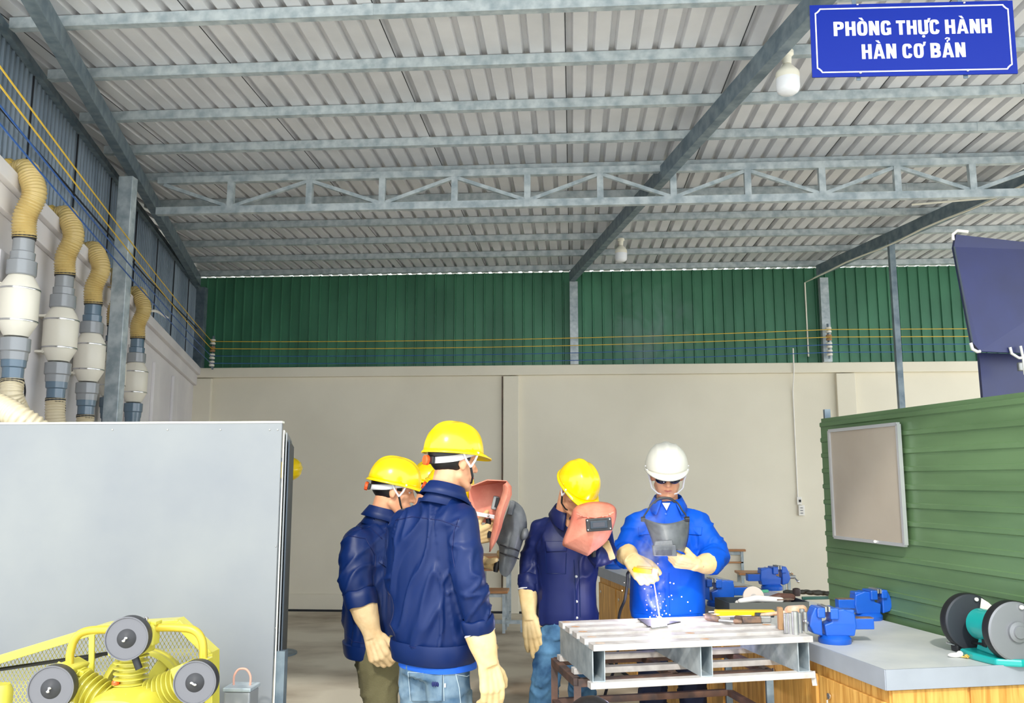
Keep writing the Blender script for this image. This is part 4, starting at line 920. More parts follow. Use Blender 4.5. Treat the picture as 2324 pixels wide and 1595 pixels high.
lump(1735, 1400, (.09, .04, .02), .05, 'steel_offcut', 'dark steel offcut behind the grey block', 'offcut', 'darkmetal')
lump(1690, 1396, (.3, .05, .026), .06, 'yellow_clamp', 'bright yellow steel bar lying behind the steel blocks', 'bar', 'yellowp')
for k, (x, y, l_) in enumerate(((1655, 1402, .22), (1640, 1396, .2), (1660, 1390, .24))):
    p = tp(x, y, ZT + .002); tag(MB().cyl(p + V((-l_ / 2, -.02, .005)), p + V((l_ / 2, .01, .006 + .004)), .004).build('welding_rod', M['palletw'] if k != 1 else M['rustspot'], origin=p), ['white welding rod at the front of the yellow bar', 'tan welding rod between two white ones', 'white welding rod farthest back by the yellow bar'][k], 'rod')
lump(1772, 1428, (.022, .034, .1), 0, 'steel_upright', 'brown upright flat bundle at the grating corner', 'offcut', 'brownp', .003)
PB = [(1787, 1436, .013), (1796, 1438, .014), (1806, 1440, .014), (1815, 1436, .012), (1822, 1430, .012), (1828, 1432, .011)]
PL = ['leftmost short steel tube standing on the grating corner', 'second steel tube from the left on the grating corner', 'tallest bright steel tube on the grating corner', 'steel tube right of the tallest one', 'thin steel tube second from the right', 'rightmost steel tube on the grating corner']
for k, (x, y, r) in enumerate(PB):
    p = tp(x, y); h = [.085, .09, .1, .088, .095, .085][k]
    tag(MB().lathe([(r, 0), (r, h), (r * .8, h), (r * .8, .004)], p, n=18).build('steel_tube', M['steel'], origin=p), PL[k], 'tube')
t = thing('wooden_mallet', 'round headed wooden mallet lying behind the steel tubes', 'mallet', tp(1805, 1400)); p = tp(1808, 1402); MB().chain([p + V((-.03, .0, .03)), p + V((.03, 0, .04))], [.03, .024]).build('head', M['rustspot'], t)
MB().chain([p + V((-.03, 0, .03)), p + V((-.17, 0, .012))], [.01, .01]).build('handle', M['rustspot'], t)
# ------------------------------------------------------------------ desks and benches at the back wall
def desk(x0, x1, z, ytop, lab, name='school_desk', depth=.4, Y=None, shelf=False):
    a = onz(x0, ytop, z); b = onz(x1, ytop, z)
    if Y: a, b = at(x0, ytop, Y), at(x1, ytop, Y)
    b.y = a.y; t = thing(name, lab, 'desk' if 'desk' in name else 'bench', ((a.x + b.x) / 2, a.y + depth / 2, 0)); w_ = b.x - a.x; cx_ = (a.x + b.x) / 2
    MB().box((cx_, a.y + depth / 2, a.z - .012), (w_, depth, .024)).build('top', M['deskwood'], t, smooth=False, bevel=.003)
    for sx_ in (a.x + .04, b.x - .04):
        for y_ in (a.y + .04, a.y + depth - .04): MB().box((sx_, y_, (a.z - .024) / 2), (.03, .03, a.z - .024)).build('leg', M['galv'], t, smooth=False)
        MB().box((sx_, a.y + depth / 2, .1), (.03, depth - .08, .03)).build('stretcher', M['galv'], t, smooth=False)
    MB().box((cx_, a.y + .05, a.z - .045), (w_ - .06, .02, .04)).build('apron', M['galv'], t, smooth=False)
    if shelf: MB().box((cx_, a.y + depth / 2, a.z - .15), (w_ - .06, depth - .05, .015)).build('shelf', M['deskwood'], t, smooth=False)
    return a, b
desk(1560, 1691, .75, 1246, 'brown topped school desk behind the man in the white helmet', shelf=True)
desk(1678, 1800, .47, 1300, 'low brown bench beside the school desk at the back wall', 'low_bench', .3, Y=9.9)
a, b = desk(1070, 1152, .42, 1341, 'low brown bench seen past the arm of the nearest man', 'low_bench', .3)
desk(1085, 1160, .72, 1262, 'school desk behind the shields of the hidden men', Y=9.6, shelf=True)
MB_o = MB(); p = at(1060, 1437, 9.3); q = at(1185, 1437, 9.3); tag(MB_o.box(((p.x + q.x) / 2, 9.3, .1), (q.x - p.x, .04, .035)).box((p.x, 9.3, .05), (.035, .035, .1)).box((q.x, 9.3, .05), (.035, .035, .1)).build('floor_rail', M['galv'], smooth=False, origin=(p.x, 9.3, 0)), 'low grey steel rail on the floor by the back benches', 'rail')
# ------------------------------------------------------------------ people
def Rh(a, p=0, r=0):                                                  # heading clockwise from +Y, pitch down, roll
    return Matrix.Rotation(-math.radians(a), 3, 'Z') @ Matrix.Rotation(-math.radians(p), 3, 'X') @ Matrix.Rotation(math.radians(r), 3, 'Y')
def head(mb, c, R, s=1.0):
    def P(x, y, z): return V(c) + R @ V((x, y, z)) * s
    def E(x, y, z, a, b, d): mb.ell(P(x, y, z), (a * s, b * s, d * s), R, 20, 14)
    E(0, -.012, .03, .074, .094, .084); E(0, .02, -.02, .064, .07, .075); E(0, .032, -.055, .056, .056, .052)
    mb.chain([P(-.048, .0, -.058), P(-.03, .045, -.09), P(0, .068, -.098), P(.03, .045, -.09), P(.048, .0, -.058)], [r * s for r in (.02, .02, .022, .02, .02)])
    E(0, .074, -.094, .018, .018, .016)                               # chin
    mb.chain([P(-.042, .066, .026), P(0, .082, .028), P(.042, .066, .026)], [.012 * s, .013 * s, .012 * s])   # brow
    mb.chain([P(0, .082, .018), P(0, .098, -.012), P(0, .107, -.028)], [.009 * s, .010 * s, .013 * s])         # nose
    for q in (-1, 1):
        mb.cap(P(q * .013, .094, -.031), P(q * .01, .09, -.028), .009 * s, .009 * s); E(q * .044, .056, -.015, .02, .02, .018)
        mb.ell(P(q * .077, -.004, -.006), (.009 * s, .019 * s, .03 * s), R @ Matrix.Rotation(q * -.35, 3, 'Z') @ Matrix.Rotation(-.15, 3, 'X'), 14, 10)
        mb.cap(P(q * .074, .0, -.03), P(q * .078, -.002, -.026), .009 * s, .009 * s)
    mb.chain([P(-.022, .08, -.058), P(0, .09, -.056), P(.022, .08, -.058)], [.006 * s, .0085 * s, .006 * s]); mb.chain([P(-.018, .08, -.068), P(0, .088, -.069), P(.018, .08, -.068)], [.006 * s, .0085 * s, .006 * s])
def lips_eyes(c, R, s, par, eyes=True, lips=True):
    def P(x, y, z): return V(c) + R @ V((x, y, z)) * s
    if lips: MB().tube([P(-.021, .0855, -.0625), P(-.01, .0935, -.0615), P(0, .0965, -.0625), P(.01, .0935, -.0615), P(.021, .0855, -.0625)], [.001, .0042 * s, .005 * s, .0042 * s, .001], 8).build('lips', M['lip'], par)
    if eyes:
        for q in (-1, 1):
            e = MB().ell(P(q * .031, .0755, .006), (.0125 * s, .0065 * s, .0045 * s), R).build('eye', M['strapw'], par)
            MB().ell(P(q * .031, .0812, .006), (.005 * s, .0025 * s, .0042 * s), R).build('iris', M['black'], e)
            MB().tube([P(q * .016, .087, .027), P(q * .032, .083, .032), P(q * .05, .068, .026)], [.0025, .004, .002], 6).build('eyebrow', M['hair'], par)
def hair(c, R, s, par, low=-.05, bare=False):
    mb = MB()
    def P(v): return V(c) + R @ V(v) * s
    n, m = 36, 24; vs = []
    for i in range(m + 1):
        th = math.pi * i / m
        for j in range(n):
            ph = 2 * math.pi * j / n; x, y, z = math.sin(th) * math.cos(ph), math.sin(th) * math.sin(ph), math.cos(th)
            lim = (low if y < .1 else (low + (.004 - low) * min(1, (y - .1) / .2)) if y < .62 else .05)
            q = V((x * .0805, -.014 + y * .101, .03 + z * .0915))
            if q.z < lim: k = .86; q = V((x * .0805 * k, -.014 + y * .101 * k, max(.03 + z * .0915, lim - .004)))
            q *= 1 + .012 * noise.noise(q * 90); vs.append(P(q))
    mb.add(vs, [(i * n + j, (i + 1) * n + j, (i + 1) * n + (j + 1) % n, i * n + (j + 1) % n) for i in range(m) for j in range(n)])
    return mb.build('hair', M['hair'], par, sharp=60)
def helmet(c, R, s, par, m='helm_y', strap=True, knob=True, tilt=0):
    R = R @ Matrix.Rotation(math.radians(tilt), 3, 'X')
    def P(x, y, z): return V(c) + R @ V((x, y, z + .036)) * s
    n, m_ = 64, 18; vs = []
    for i in range(m_ + 1):
        t = i / m_; th = t * math.pi / 2
        for j in range(n):
            ph = 2 * math.pi * j / n; cx, sy = math.sin(ph), math.cos(ph)      # sy > 0 is the front
            rr = math.cos(th) ** .74; zz = math.sin(th) ** 1.0
            x = cx * .108 * rr; y = sy * .128 * rr - .004; z = zz * .122
            rib = math.exp(-(x / .016) ** 4) * min(1, (1 - abs(y) / .14) * 3) * (.006 if zz > .25 else .0); z += rib
            for o_ in (-.05, .05): z += .003 * math.exp(-((x - o_) / .008) ** 4) * (1 if zz > .45 else 0)
            vs.append(P(x, y, z))
    fs = [(i * n + j, i * n + (j + 1) % n, (i + 1) * n + (j + 1) % n, (i + 1) * n + j) for i in range(m_) for j in range(n)]
    mb = MB(); mb.add(vs, fs)
    br = []                                                           # rolled brim with a peak in front
    for j in range(n):
        ph = 2 * math.pi * j / n; cx, sy = math.sin(ph), math.cos(ph); f = max(0, sy) ** 3.2; g_ = max(0, -sy) ** 3
        for e_, dz in ((0, .002), (.5, -.001), (1.0, -.006), (1.0, -.010)):
            ex = (.0055 + .04 * f + .003 * g_) * e_
            br.append(P(cx * (.108 + ex * (.9)), sy * (.128 + ex) - .004, dz - .012 * f * e_))
    mb.add(br, [(j * 4 + i, j * 4 + i + 1, ((j + 1) % n) * 4 + i + 1, ((j + 1) % n) * 4 + i) for j in range(n) for i in range(3)])
    h = mb.build('helmet', M[m], par, solid=.003, sharp=50)
    for q in (-1, 1):
        MB().ell(P(q * .109, .02, .014), (.004, .004, .004)).build('rivet', M['strapw' if m == 'helm_w' else 'helm_y'], h)
    if strap:
        band = []
        for j in range(25):
            ph = math.radians(55 + 250 * j / 24); x, y = math.sin(ph), math.cos(ph)
            dz = -.008 if 20 > j > 4 else .0
            bz = max(0, -y) ** .6 * -.028 + max(0, y) * .03; band.append((P(x * .087, y * .106 - .006, bz), P(x * .0885, y * .1075 - .006, bz - .026)))
        mb = MB(); mb.add([p for b in band for p in b], [(2 * i, 2 * i + 1, 2 * i + 3, 2 * i + 2) for i in range(24)]); mb.build('headband', M['strapw'], h, solid=.003)
        if knob:
            MB().box(P(0, -.119, -.041), (.08 * s, .012 * s, .03 * s), R).build('ratchet', M['black'], h, bevel=.003)
            MB().lathe([(.02 * s, 0), (.021 * s, .004), (.021 * s, .014), (.016 * s, .017)], P(0, -.123, -.041), R @ V((0, -1, 0)), 10).build('knob', M['orange'], h, sharp=20)
        for q in (-1, 1):
            j_ = P(q * .086, .028, -.058)
            MB().tube([P(q * .103, .05, .004), P(q * .093, .042, -.03), j_], [.0045 * s] * 3, 8).tube([P(q * .1, -.02, .0), P(q * .091, .0, -.03), j_], [.0045 * s] * 3, 8).build('side_strap', M['strapw'], h)
            MB().tube([j_, P(q * .078, .045, -.095)], [.005 * s] * 2, 8).build('strap_buckle', M['black' if m != 'helm_w' else 'strapw'], h)
            MB().tube([P(q * .078, .045, -.095), P(q * .05, .06, -.118), P(0, .068, -.128)], [.004 * s] * 3, 8).build('chin_strap', M['black' if m != 'helm_w' else 'strapw'], h)
    return h
def dist_seg(p, a, b):
    d = b - a; t = max(0, min(1, (p - a).dot(d) / d.length_squared)); return (p - (a + d * t)).length, t * d.length
def wrinkle(me, bones, amp=.007, amp_b=.008, seed=0, vf=(9, 9, 6)):
    me.update(); nv = [v.normal.copy() for v in me.vertices]; o_ = V((seed * 3.1, seed * 1.7, seed * 2.3))
    for v, nn in zip(me.vertices, nv):
        p = v.co.copy(); best = None
        for a, b, r in bones:
            d, t = dist_seg(p, a, b)
            if d < r * 1.35 and (best is None or d / r < best[0]): best = (d / r, t, a, b, r)
        if best:
            _, t, a, b, r = best; ax = (b - a).normalized(); rad = (p - a) - ax * (p - a).dot(ax)
            t2 = (p - a).dot(ax); q = rad * 7 + ax * (t2 * 12 + rad.x * 8 - rad.z * 6) + o_; q += noise.noise_vector(q * .6) * .5
            r1 = max(0, 1 - abs(noise.noise(q)) * 3.4) ** 1.4; d = amp * (r1 * 1.15 - .35 + .45 * noise.noise(q * .5 + V((5, 2, 1))))
        else:
            q = V(((p.x + p.y * .4) * vf[0] * .8 + p.z * 2.6 * math.sin(p.x * 5 + seed), p.y * vf[1] * .8, p.z * vf[2] * .62)) + o_; q += noise.noise_vector(q * .7) * .6
            r1 = max(0, 1 - abs(noise.noise(q)) * 3.2) ** 1.4; d = amp_b * (r1 * 1.15 - .35 + .55 * noise.noise(q * .45 + V((5, 2, 1))))
        v.co = p + nn * d
    me.update()
def garment(name, m, par, mb, voxel=.009, it=7, bones=(), amp=.007, amp_b=.008, seed=1, vf=(9, 9, 6)):
    me = remesh(mb, voxel, it); wrinkle(me, bones, amp, amp_b, seed, vf); bv = bvh_of(me)
    return link_mesh(me, name, M[m], par), bv
def torso(mb, a, R_):                                                 # rings: px, py, depth, half width, half depth
    R = Rh(a); u, v_ = R @ V((1, 0, 0)), R @ V((0, 1, 0)); out = []
    for px, py, Y, hw_, hd_ in R_: out.append((at(px, py, Y), u * hw_, v_ * hd_, 2.5))
    return mb.rings(out)
def cuffband(c, d, r, par, m, L_=.045):                                # sleeve cuff ring; d points up the sleeve
    d = V(d).normalized(); u = d.orthogonal().normalized(); w_ = d.cross(u); k = 40; vs = []
    for j in range(k):
        t = 2 * math.pi * j / k; e = u * math.cos(t) + w_ * math.sin(t); z_ = .003 * math.sin(t * 5 + r * 900)
        for rr, h in ((r * .86, .0), (r * .97, -.004), (r * 1.0, .004), (r * 1.03, L_ * .5), (r * 1.02, L_), (r * .9, L_ + .006)): vs.append(V(c) + e * (rr + z_ * .6) + d * (h + z_))
    mb = MB(); mb.add(vs, [(j * 6 + i, j * 6 + i + 1, ((j + 1) % k) * 6 + i + 1, ((j + 1) % k) * 6 + i) for j in range(k) for i in range(5)])
    return mb.build('cuff', M[m], par, sharp=60, solid=.002)
def A_(t): return at(*t)
def limb(mb, pts, rs): return mb.chain([A_(p) if not isinstance(p, Vector) else p for p in pts], rs)
def collar(c, a, r, par, m, tilt=12, open_=26, fl=.035):
    R = Rh(a, tilt); n = 40; vs = []
    for i in range(n + 1):
        th = math.radians(open_ + (360 - 2 * open_) * i / n); x, y = math.sin(th), math.cos(th); f = max(0, y) ** 2
        for rr, z in ((r * 1.3, -.055), (r * 1.04, -.012), (r * .97, .028), (r * 1.05, .035), (r * 1.22, .01), (r * 1.42 + fl * f, -.018 - .02 * f)):
            vs.append(V(c) + R @ V((x * rr, y * rr * 1.08, z)))
    k = 6; mb = MB(); mb.add(vs, [(i * k + j, i * k + j + 1, (i + 1) * k + j + 1, (i + 1) * k + j) for i in range(n) for j in range(k - 1)])
    return mb.build('collar', M[m], par, solid=.004, sharp=60)
def glove(wr, d, nrm, th, curl, par, m='glove', s=1.06, cuff=(.0, .0, 1), cl=.1, tcurl=.3, cr=(.046, .062), name='glove', trim=True, spread=.0, tout=.7):
    wr = V(wr); d = V(d).normalized(); nrm = V(nrm); nrm = (nrm - d * nrm.dot(d)).normalized(); t = V(th); t = (t - d * t.dot(d) - nrm * t.dot(nrm)).normalized()
    if not isinstance(curl, (list, tuple)): curl = [curl] * 4
    mb = MB(); K = []
    for x in (.034, .012, -.011, -.032):
        kn = wr + (d * (.092 - abs(x - .006) * .25) + t * x) * s; K.append(kn); mb.cap(wr + (t * x * .62) * s, kn, .019 * s, .0165 * s)
    mb.ell(wr + (d * .05 + nrm * .004) * s, (.04 * s, .05 * s, .017 * s), Matrix((t, d, nrm)).transposed())
    for k, (kn, ln) in enumerate(zip(K, (.94, 1.05, .98, .78))):
        c = curl[k]; dd = (d + t * (spread * (1.5 - k))).normalized(); p = kn; r = .0138 * s
        for L_, an in ((.044, c * 62), (.03, c * 82), (.025, c * 55)):
            a_ = math.radians(an); ax = dd.cross(nrm if abs(dd.dot(nrm)) < .99 else -d).normalized()
            ax = t.cross(V((0, 0, 0))) if False else ax
            dd = (Matrix.Rotation(a_, 3, t.cross(dd).cross(dd).normalized() if False else (dd.cross(nrm_at(dd, d, nrm))).normalized()) @ dd).normalized()
            q = p + dd * L_ * ln * s; mb.cap(p, q, r, r * .93); p = q; r *= .93
    tb_ = wr + (d * .022 + t * .03 + nrm * .008) * s; td = (d * (1 - tout * .5) + t * tout + nrm * (.25 + tcurl * .5)).normalized()
    p = tb_; r = .0165 * s; td2 = td
    for L_, k in ((.046, 0), (.034, tcurl), (.026, tcurl)):
        td2 = (td2 + (d * .8 - t * .6 + nrm * .4) * k).normalized(); q = p + td2 * L_ * s; mb.cap(p, q, r, r * .92); p = q; r *= .92
    mb.cap(wr + t * .012, tb_ + td * .01, .02 * s, .018 * s)
    cd = V(cuff).normalized(); u = cd.cross(nrm).normalized(); v_ = cd.cross(u)
    mb.rings([(wr - cd * .015, u * cr[0] * .78, v_ * cr[0] * .62, 2.2), (wr + cd * cl * .2, u * cr[0] * .9, v_ * cr[0] * .8, 2.2), (wr + cd * cl * .6, u * (cr[0] + cr[1]) / 2, v_ * (cr[0] + cr[1]) / 2.1, 2.2), (wr + cd * cl, u * cr[1], v_ * cr[1] * .95, 2.2)])
    me = remesh(mb, .0042, 3)
    for v in me.vertices: v.co += v.normal * (.0022 * noise.noise(v.co * 28) + .0006 * noise.noise(v.co * 90))
    o = link_mesh(me, name, M[m], par)
    if trim:
        k = 40; P = [wr + cd * (cl * 1.0) + u * math.cos(2 * math.pi * i / k) * cr[1] * .99 + v_ * math.sin(2 * math.pi * i / k) * cr[1] * .95 for i in range(k)]
        MB().tube(P, .0045, 8, closed=True).build('cuff_trim', M['strapw'], o)
    return o
def nrm_at(dd, d, nrm):                                               # the palm normal carried along the bending finger
    c = max(-1, min(1, dd.dot(d))); s_ = dd.dot(nrm); return (nrm * c - d * s_).normalized() if (nrm * c - d * s_).length > 1e-6 else nrm
def legs(a, hips, knees, ankles, par, m, waist, rs=(.1, .075, .058), hw=(.165, .115), amp=.008, seed=3):
    mb = MB(); R = Rh(a); u, v_ = R @ V((1, 0, 0)), R @ V((0, 1, 0)); w_ = V(waist); hc = (hips[0] + hips[1]) / 2
    mb.rings([(w_, u * hw[0] * .93, v_ * hw[1] * .95, 2.3), ((w_ + hc) / 2, u * hw[0], v_ * hw[1] * 1.05, 2.3), (hc - V((0, 0, .04)), u * hw[0] * .95, v_ * hw[1] * 1.02, 2.3)])
    bones = []
    for h, k, n_ in zip(hips, knees, ankles):
        mb.chain([h, k, n_], [rs[0], rs[1], rs[2]]); bones += [(k.lerp(h, .5), k, rs[1] * 1.1), (k, n_, rs[1])]
    o, bv = garment('trousers', m, par, mb, .009, 6, bones, amp, .005, seed)
    for n_ in ankles:
        f = R @ V((0, 1, 0)); b = V((n_.x, n_.y, .045)); MB().chain([b - f * .05, b + f * .04, b + f * .15 - V((0, 0, .008))], [.044, .044, .036]).build('shoe', M['shoe'], par)
    return o, bv
def body(par, hc, HR, hs, neck, chest, pelvis, arms, hips, knees, ankles, voxel=.0055):
    mb = MB(); head(mb, hc, HR, hs)
    mb.cap(V(hc) + HR @ V((0, -.025, -.05)) * hs, neck, .056, .06); mb.chain([neck, chest, pelvis], [.06, .11, .11])
    for sh, el_, wr in arms: mb.chain([V(chest).lerp(sh, .4) + V((0, 0, .02)), sh, el_, wr], [.06, .046, .036, .026])
    for h, k, n_ in zip(hips, knees, ankles): mb.chain([h, k, n_], [.08, .052, .035])
    me = remesh(mb, voxel, 3); return link_mesh(me, 'body', M['skin'], par)
def floorpt(p, z=0): return V((p.x, p.y, z))
def zx(px, z, Y):                                                     # the point of column px at height z and depth Y
    y = 1090; 
    for _ in range(4): q = at(px, y, Y); y += (q.z - z) / Y * F
    return at(px, y, Y)
# ---- M: nearest man, seen from behind
def man_back():
    Y0 = 3.6; a = 40; base = zx(985, 0, Y0)
    P = thing('person', 'nearest man seen from behind in navy jacket and faded jeans, yellow helmet', 'person', base)
    HR = Rh(50, 4); hc = at(1030, 1047, 3.58); R = Rh(a); u = R @ V((1, 0, 0)); f = R @ V((0, 1, 0)); s = 1.0
    neck = at(1008, 1122, 3.57); chest = at(985, 1240, Y0); pel = zx(985, .92, Y0)
    ra_ = [at(1046, 1190, 3.46), at(1066, 1320, 3.42), at(1090, 1436, 3.46)]; la = [at(915, 1190, 3.72), at(905, 1325, 3.82), at(985, 1345, 3.95)]
    hips = [pel + u * .078 - V((0, 0, .1)), pel - u * .078 - V((0, 0, .1))]; kn = [floorpt(hips[0] + f * .03 + u * .01, .47), floorpt(hips[1] + f * .02 - u * .02, .47)]; an = [floorpt(kn[0] - f * .03, .09), floorpt(kn[1] - f * .02 - u * .02, .09)]
    hl = [at(1118, 1545, 3.46)]
    body(P, hc, HR, s, neck, chest, pel, [(ra_[0], ra_[1], at(1100, 1480, 3.46)), la], hips, kn, an)
    lips_eyes(hc, HR, s, P); hair(hc, HR, s, P, -.062)
    h = helmet(hc, HR, s, P)
    mb = MB(); torso(mb, a, [(985, 1478, Y0, .165, .128), (986, 1462, Y0, .174, .134), (984, 1400, Y0, .182, .14), (982, 1300, Y0, .186, .138), (984, 1225, Y0, .196, .132), (990, 1175, Y0 - .01, .185, .115), (1000, 1145, 3.58, .125, .09), (1008, 1122, 3.57, .07, .07)])
    limb(mb, [(990, 1178, 3.58), (1046, 1188, 3.48), (1066, 1315, 3.42), (1080, 1385, 3.44), (1089, 1432, 3.46)], [.07, .076, .066, .062, .054]); limb(mb, [(980, 1180, 3.6), (918, 1190, 3.7), (905, 1325, 3.82), (985, 1345, 3.95)], [.07, .07, .062, .05])
    bones = [(at(1046, 1188, 3.48), at(1066, 1315, 3.42), .08), (at(1066, 1315, 3.42), at(1090, 1445, 3.46), .072), (at(918, 1190, 3.7), at(905, 1325, 3.82), .07)]
    J, bv = garment('jacket', 'navy', P, mb, .0085, 7, bones, .009, .016, 2)
    collar(at(1010, 1121, 3.56), 44, .068, P, 'navy', 16, 20)
    for nm, pts in (('yoke_seam', [(897, 1180), (935, 1172), (1000, 1180), (1045, 1196)]), ('armhole_seam', [(1040, 1176), (1030, 1205), (1026, 1250), (1032, 1290)]), ('waistband_seam', [(893, 1455), (950, 1472), (1020, 1474), (1078, 1458)])):
        x = seam(bv, pts, .0016)
        if x: x.build(nm, M['navy_d'], J)
    # cuff band and hem of the t shirt
    mb = MB(); torso(mb, a, [(992, 1512, Y0, .15, .12), (993, 1511, Y0, .163, .13), (992, 1480, Y0, .163, .13)]); mb.build('t_shirt', M['shirt'], P)
    mb = MB(); torso(mb, a, [(983, 1497, Y0, .165, .125), (984, 1498, Y0, .172, .132), (985, 1494, Y0, .179, .14), (986, 1462, Y0, .19, .15), (986, 1450, Y0, .187, .147), (986, 1452, Y0, .165, .125)]); mb.build('waistband', M['navy'], J, sharp=60)
    cuffband(at(1087, 1427, 3.46), at(1080, 1385, 3.44) - at(1089, 1434, 3.46), .062, J, 'navy')
    T, tv = legs(a, hips, kn, an, P, 'denim', zx(987, .90, Y0), (.092, .078, .062), (.15, .115), seed=4)
    for poly in ([(928, 1526), (1004, 1530), (1003, 1592), (935, 1592)],):
        x = patch(tv, poly, .007)
        if x: x.build('back_pocket', M['denim'], T, solid=.002)
    for nm, pts in (('pocket_stitch', [(926, 1525), (1006, 1529), (1008, 1595)]), ('pocket_stitch', [(926, 1525), (932, 1595)]), ('waistband_seam', [(900, 1500), (940, 1512), (1010, 1516), (1075, 1506)]), ('side_seam', [(1030, 1512), (1042, 1560), (1050, 1640)]), ('pocket_stitch', [(1034, 1530), (1060, 1535), (1082, 1520)])):
        x = seam(tv, pts, .0016, .002)
        if x: x.build(nm, mat('pale stitching', (176, 194, 206), .9), T)
    q = hit(tv, 988, 1552, .013)
    if q:
        lg = MB()
        for k in (-1, 0, 1): lg.ell(q + RT * (k * .009), (.0055, .0022, .009)).ell(q + RT * (k * .009) + V((0, 0, -.006)), (.004, .0018, .004))
        lg.build('pocket_emblem', M['navy_d'], T)
    q = hit(tv, 1010, 1555, .01)
    if q: MB().box(q, (.006, .003, .014)).build('pocket_tag', M['strapw'], T)
    wr = at(1108, 1505, 3.44); dr = at(1124, 1600, 3.44) - wr; cu = at(1089, 1436, 3.46) - wr
    glove(wr, dr, RT * -.6 + V((0, .8, 0)), FW * .6 + RT * .2, [.25, .3, .35, .4], P, cuff=cu, cl=cu.length * 1.0, cr=(.048, .058), s=1.1)
    glove(la[2], at(1030, 1330, 4.02) - la[2], V((0, 0, 1)), V((0, -1, 0)), .6, P, cuff=la[1] - la[2], cl=.1)
man_back()
# ---- L: man at the left in olive trousers
def man_left():
    Y0 = 4.25; a = 68; base = zx(850, 0, Y0)
    P = thing('person', 'man at far left in navy jacket and olive trousers, yellow helmet', 'person', base)
    HR = Rh(76, 12); hc = at(893, 1113, 4.22); R = Rh(a); u = R @ V((1, 0, 0)); f = R @ V((0, 1, 0)); s = 1.0
    neck = at(866, 1172, 4.24); chest = at(850, 1270, Y0); pel = zx(850, .84, Y0)
    ra_ = [at(815, 1232, 4.1), at(808, 1330, 4.04), at(845, 1440, 4.02)]; la = [at(885, 1232, 4.42), at(888, 1335, 4.46), at(905, 1430, 4.4)]
    hips = [pel + u * .085 - V((0, 0, .05)), pel - u * .085 - V((0, 0, .05))]; kn = [floorpt(hips[0] + f * .03, .43), floorpt(hips[1] + f * .06, .43)]; an = [floorpt(kn[0] - f * .04, .09), floorpt(kn[1] - f * .02, .09)]
    body(P, hc, HR, s, neck, chest, pel, [ra_, la], hips, kn, an, .005)
    lips_eyes(hc, HR, s, P); hair(hc, HR, s, P, -.055); helmet(hc, HR, s, P)
    mb = MB(); torso(mb, a, [(848, 1470, Y0, .15, .125), (848, 1455, Y0, .16, .137), (850, 1390, Y0, .172, .145), (848, 1320, Y0, .178, .148), (845, 1260, Y0, .188, .142), (848, 1218, Y0, .17, .118), (858, 1192, 4.24, .115, .088), (866, 1170, 4.24, .066, .066)])
    limb(mb, [(850, 1222, 4.22), (814, 1236, 4.1), (806, 1320, 4.04), (815, 1352, 4.03)], [.07, .082, .08, .062]); limb(mb, [(855, 1222, 4.3), (885, 1235, 4.42), (888, 1335, 4.46), (905, 1430, 4.4)], [.07, .07, .06, .05])
    bones = [(at(814, 1230, 4.1), at(806, 1330, 4.04), .09), (at(806, 1330, 4.04), at(820, 1375, 4.03), .075), (at(885, 1232, 4.42), at(888, 1335, 4.46), .07)]
    J, bv = garment('jacket', 'navy', P, mb, .0085, 7, bones, .0075, .012, 5)
    mb = MB(); torso(mb, a, [(848, 1484, Y0, .14, .125), (848, 1486, Y0, .152, .134), (848, 1482, Y0, .158, .138), (849, 1455, Y0, .168, .147), (849, 1451, Y0, .15, .13)]); mb.build('waistband', M['navy'], J, sharp=60)
    cuffband(at(822, 1374, 4.03), at(812, 1330, 4.04) - at(822, 1374, 4.03), .073, J, 'navy', .065)
    collar(at(868, 1170, 4.23), 72, .066, P, 'navy', 14, 22)
    for nm, pts in (('armhole_seam', [(790, 1215), (830, 1222), (852, 1260), (850, 1310)]), ('yoke_seam', [(800, 1205), (840, 1195), (870, 1225)]), ('waistband_seam', [(786, 1440), (800, 1455), (830, 1460)])):
        x = seam(bv, pts, .0016)
        if x: x.build(nm, M['navy_d'], J)
    x = patch(bv, [(862, 1262), (884, 1278), (882, 1290), (860, 1276)], .005)
    if x: x.build('pocket_flap', M['navy'], J, solid=.003)
    legs(a, hips, kn, an, P, 'olive', zx(850, .84, Y0), (.1, .08, .065), (.15, .125), seed=6)
    wr = ra_[2]; glove(wr, at(858, 1480, 4.0) - wr, FW * .9 + RT * .25, RT * .8 + FW * -.2, [.7, .75, .8, .85], P, 'glove_o', cuff=at(822, 1366, 4.03) - wr, cl=(at(822, 1366, 4.03) - wr).length, cr=(.05, .064), s=1.16, tcurl=.5, tout=.4)
    glove(la[2], V((.1, .1, -1)), V((0, 1, 0)), RT, .5, P, 'glove_o', cuff=la[1] - la[2], cl=.1)
man_left()
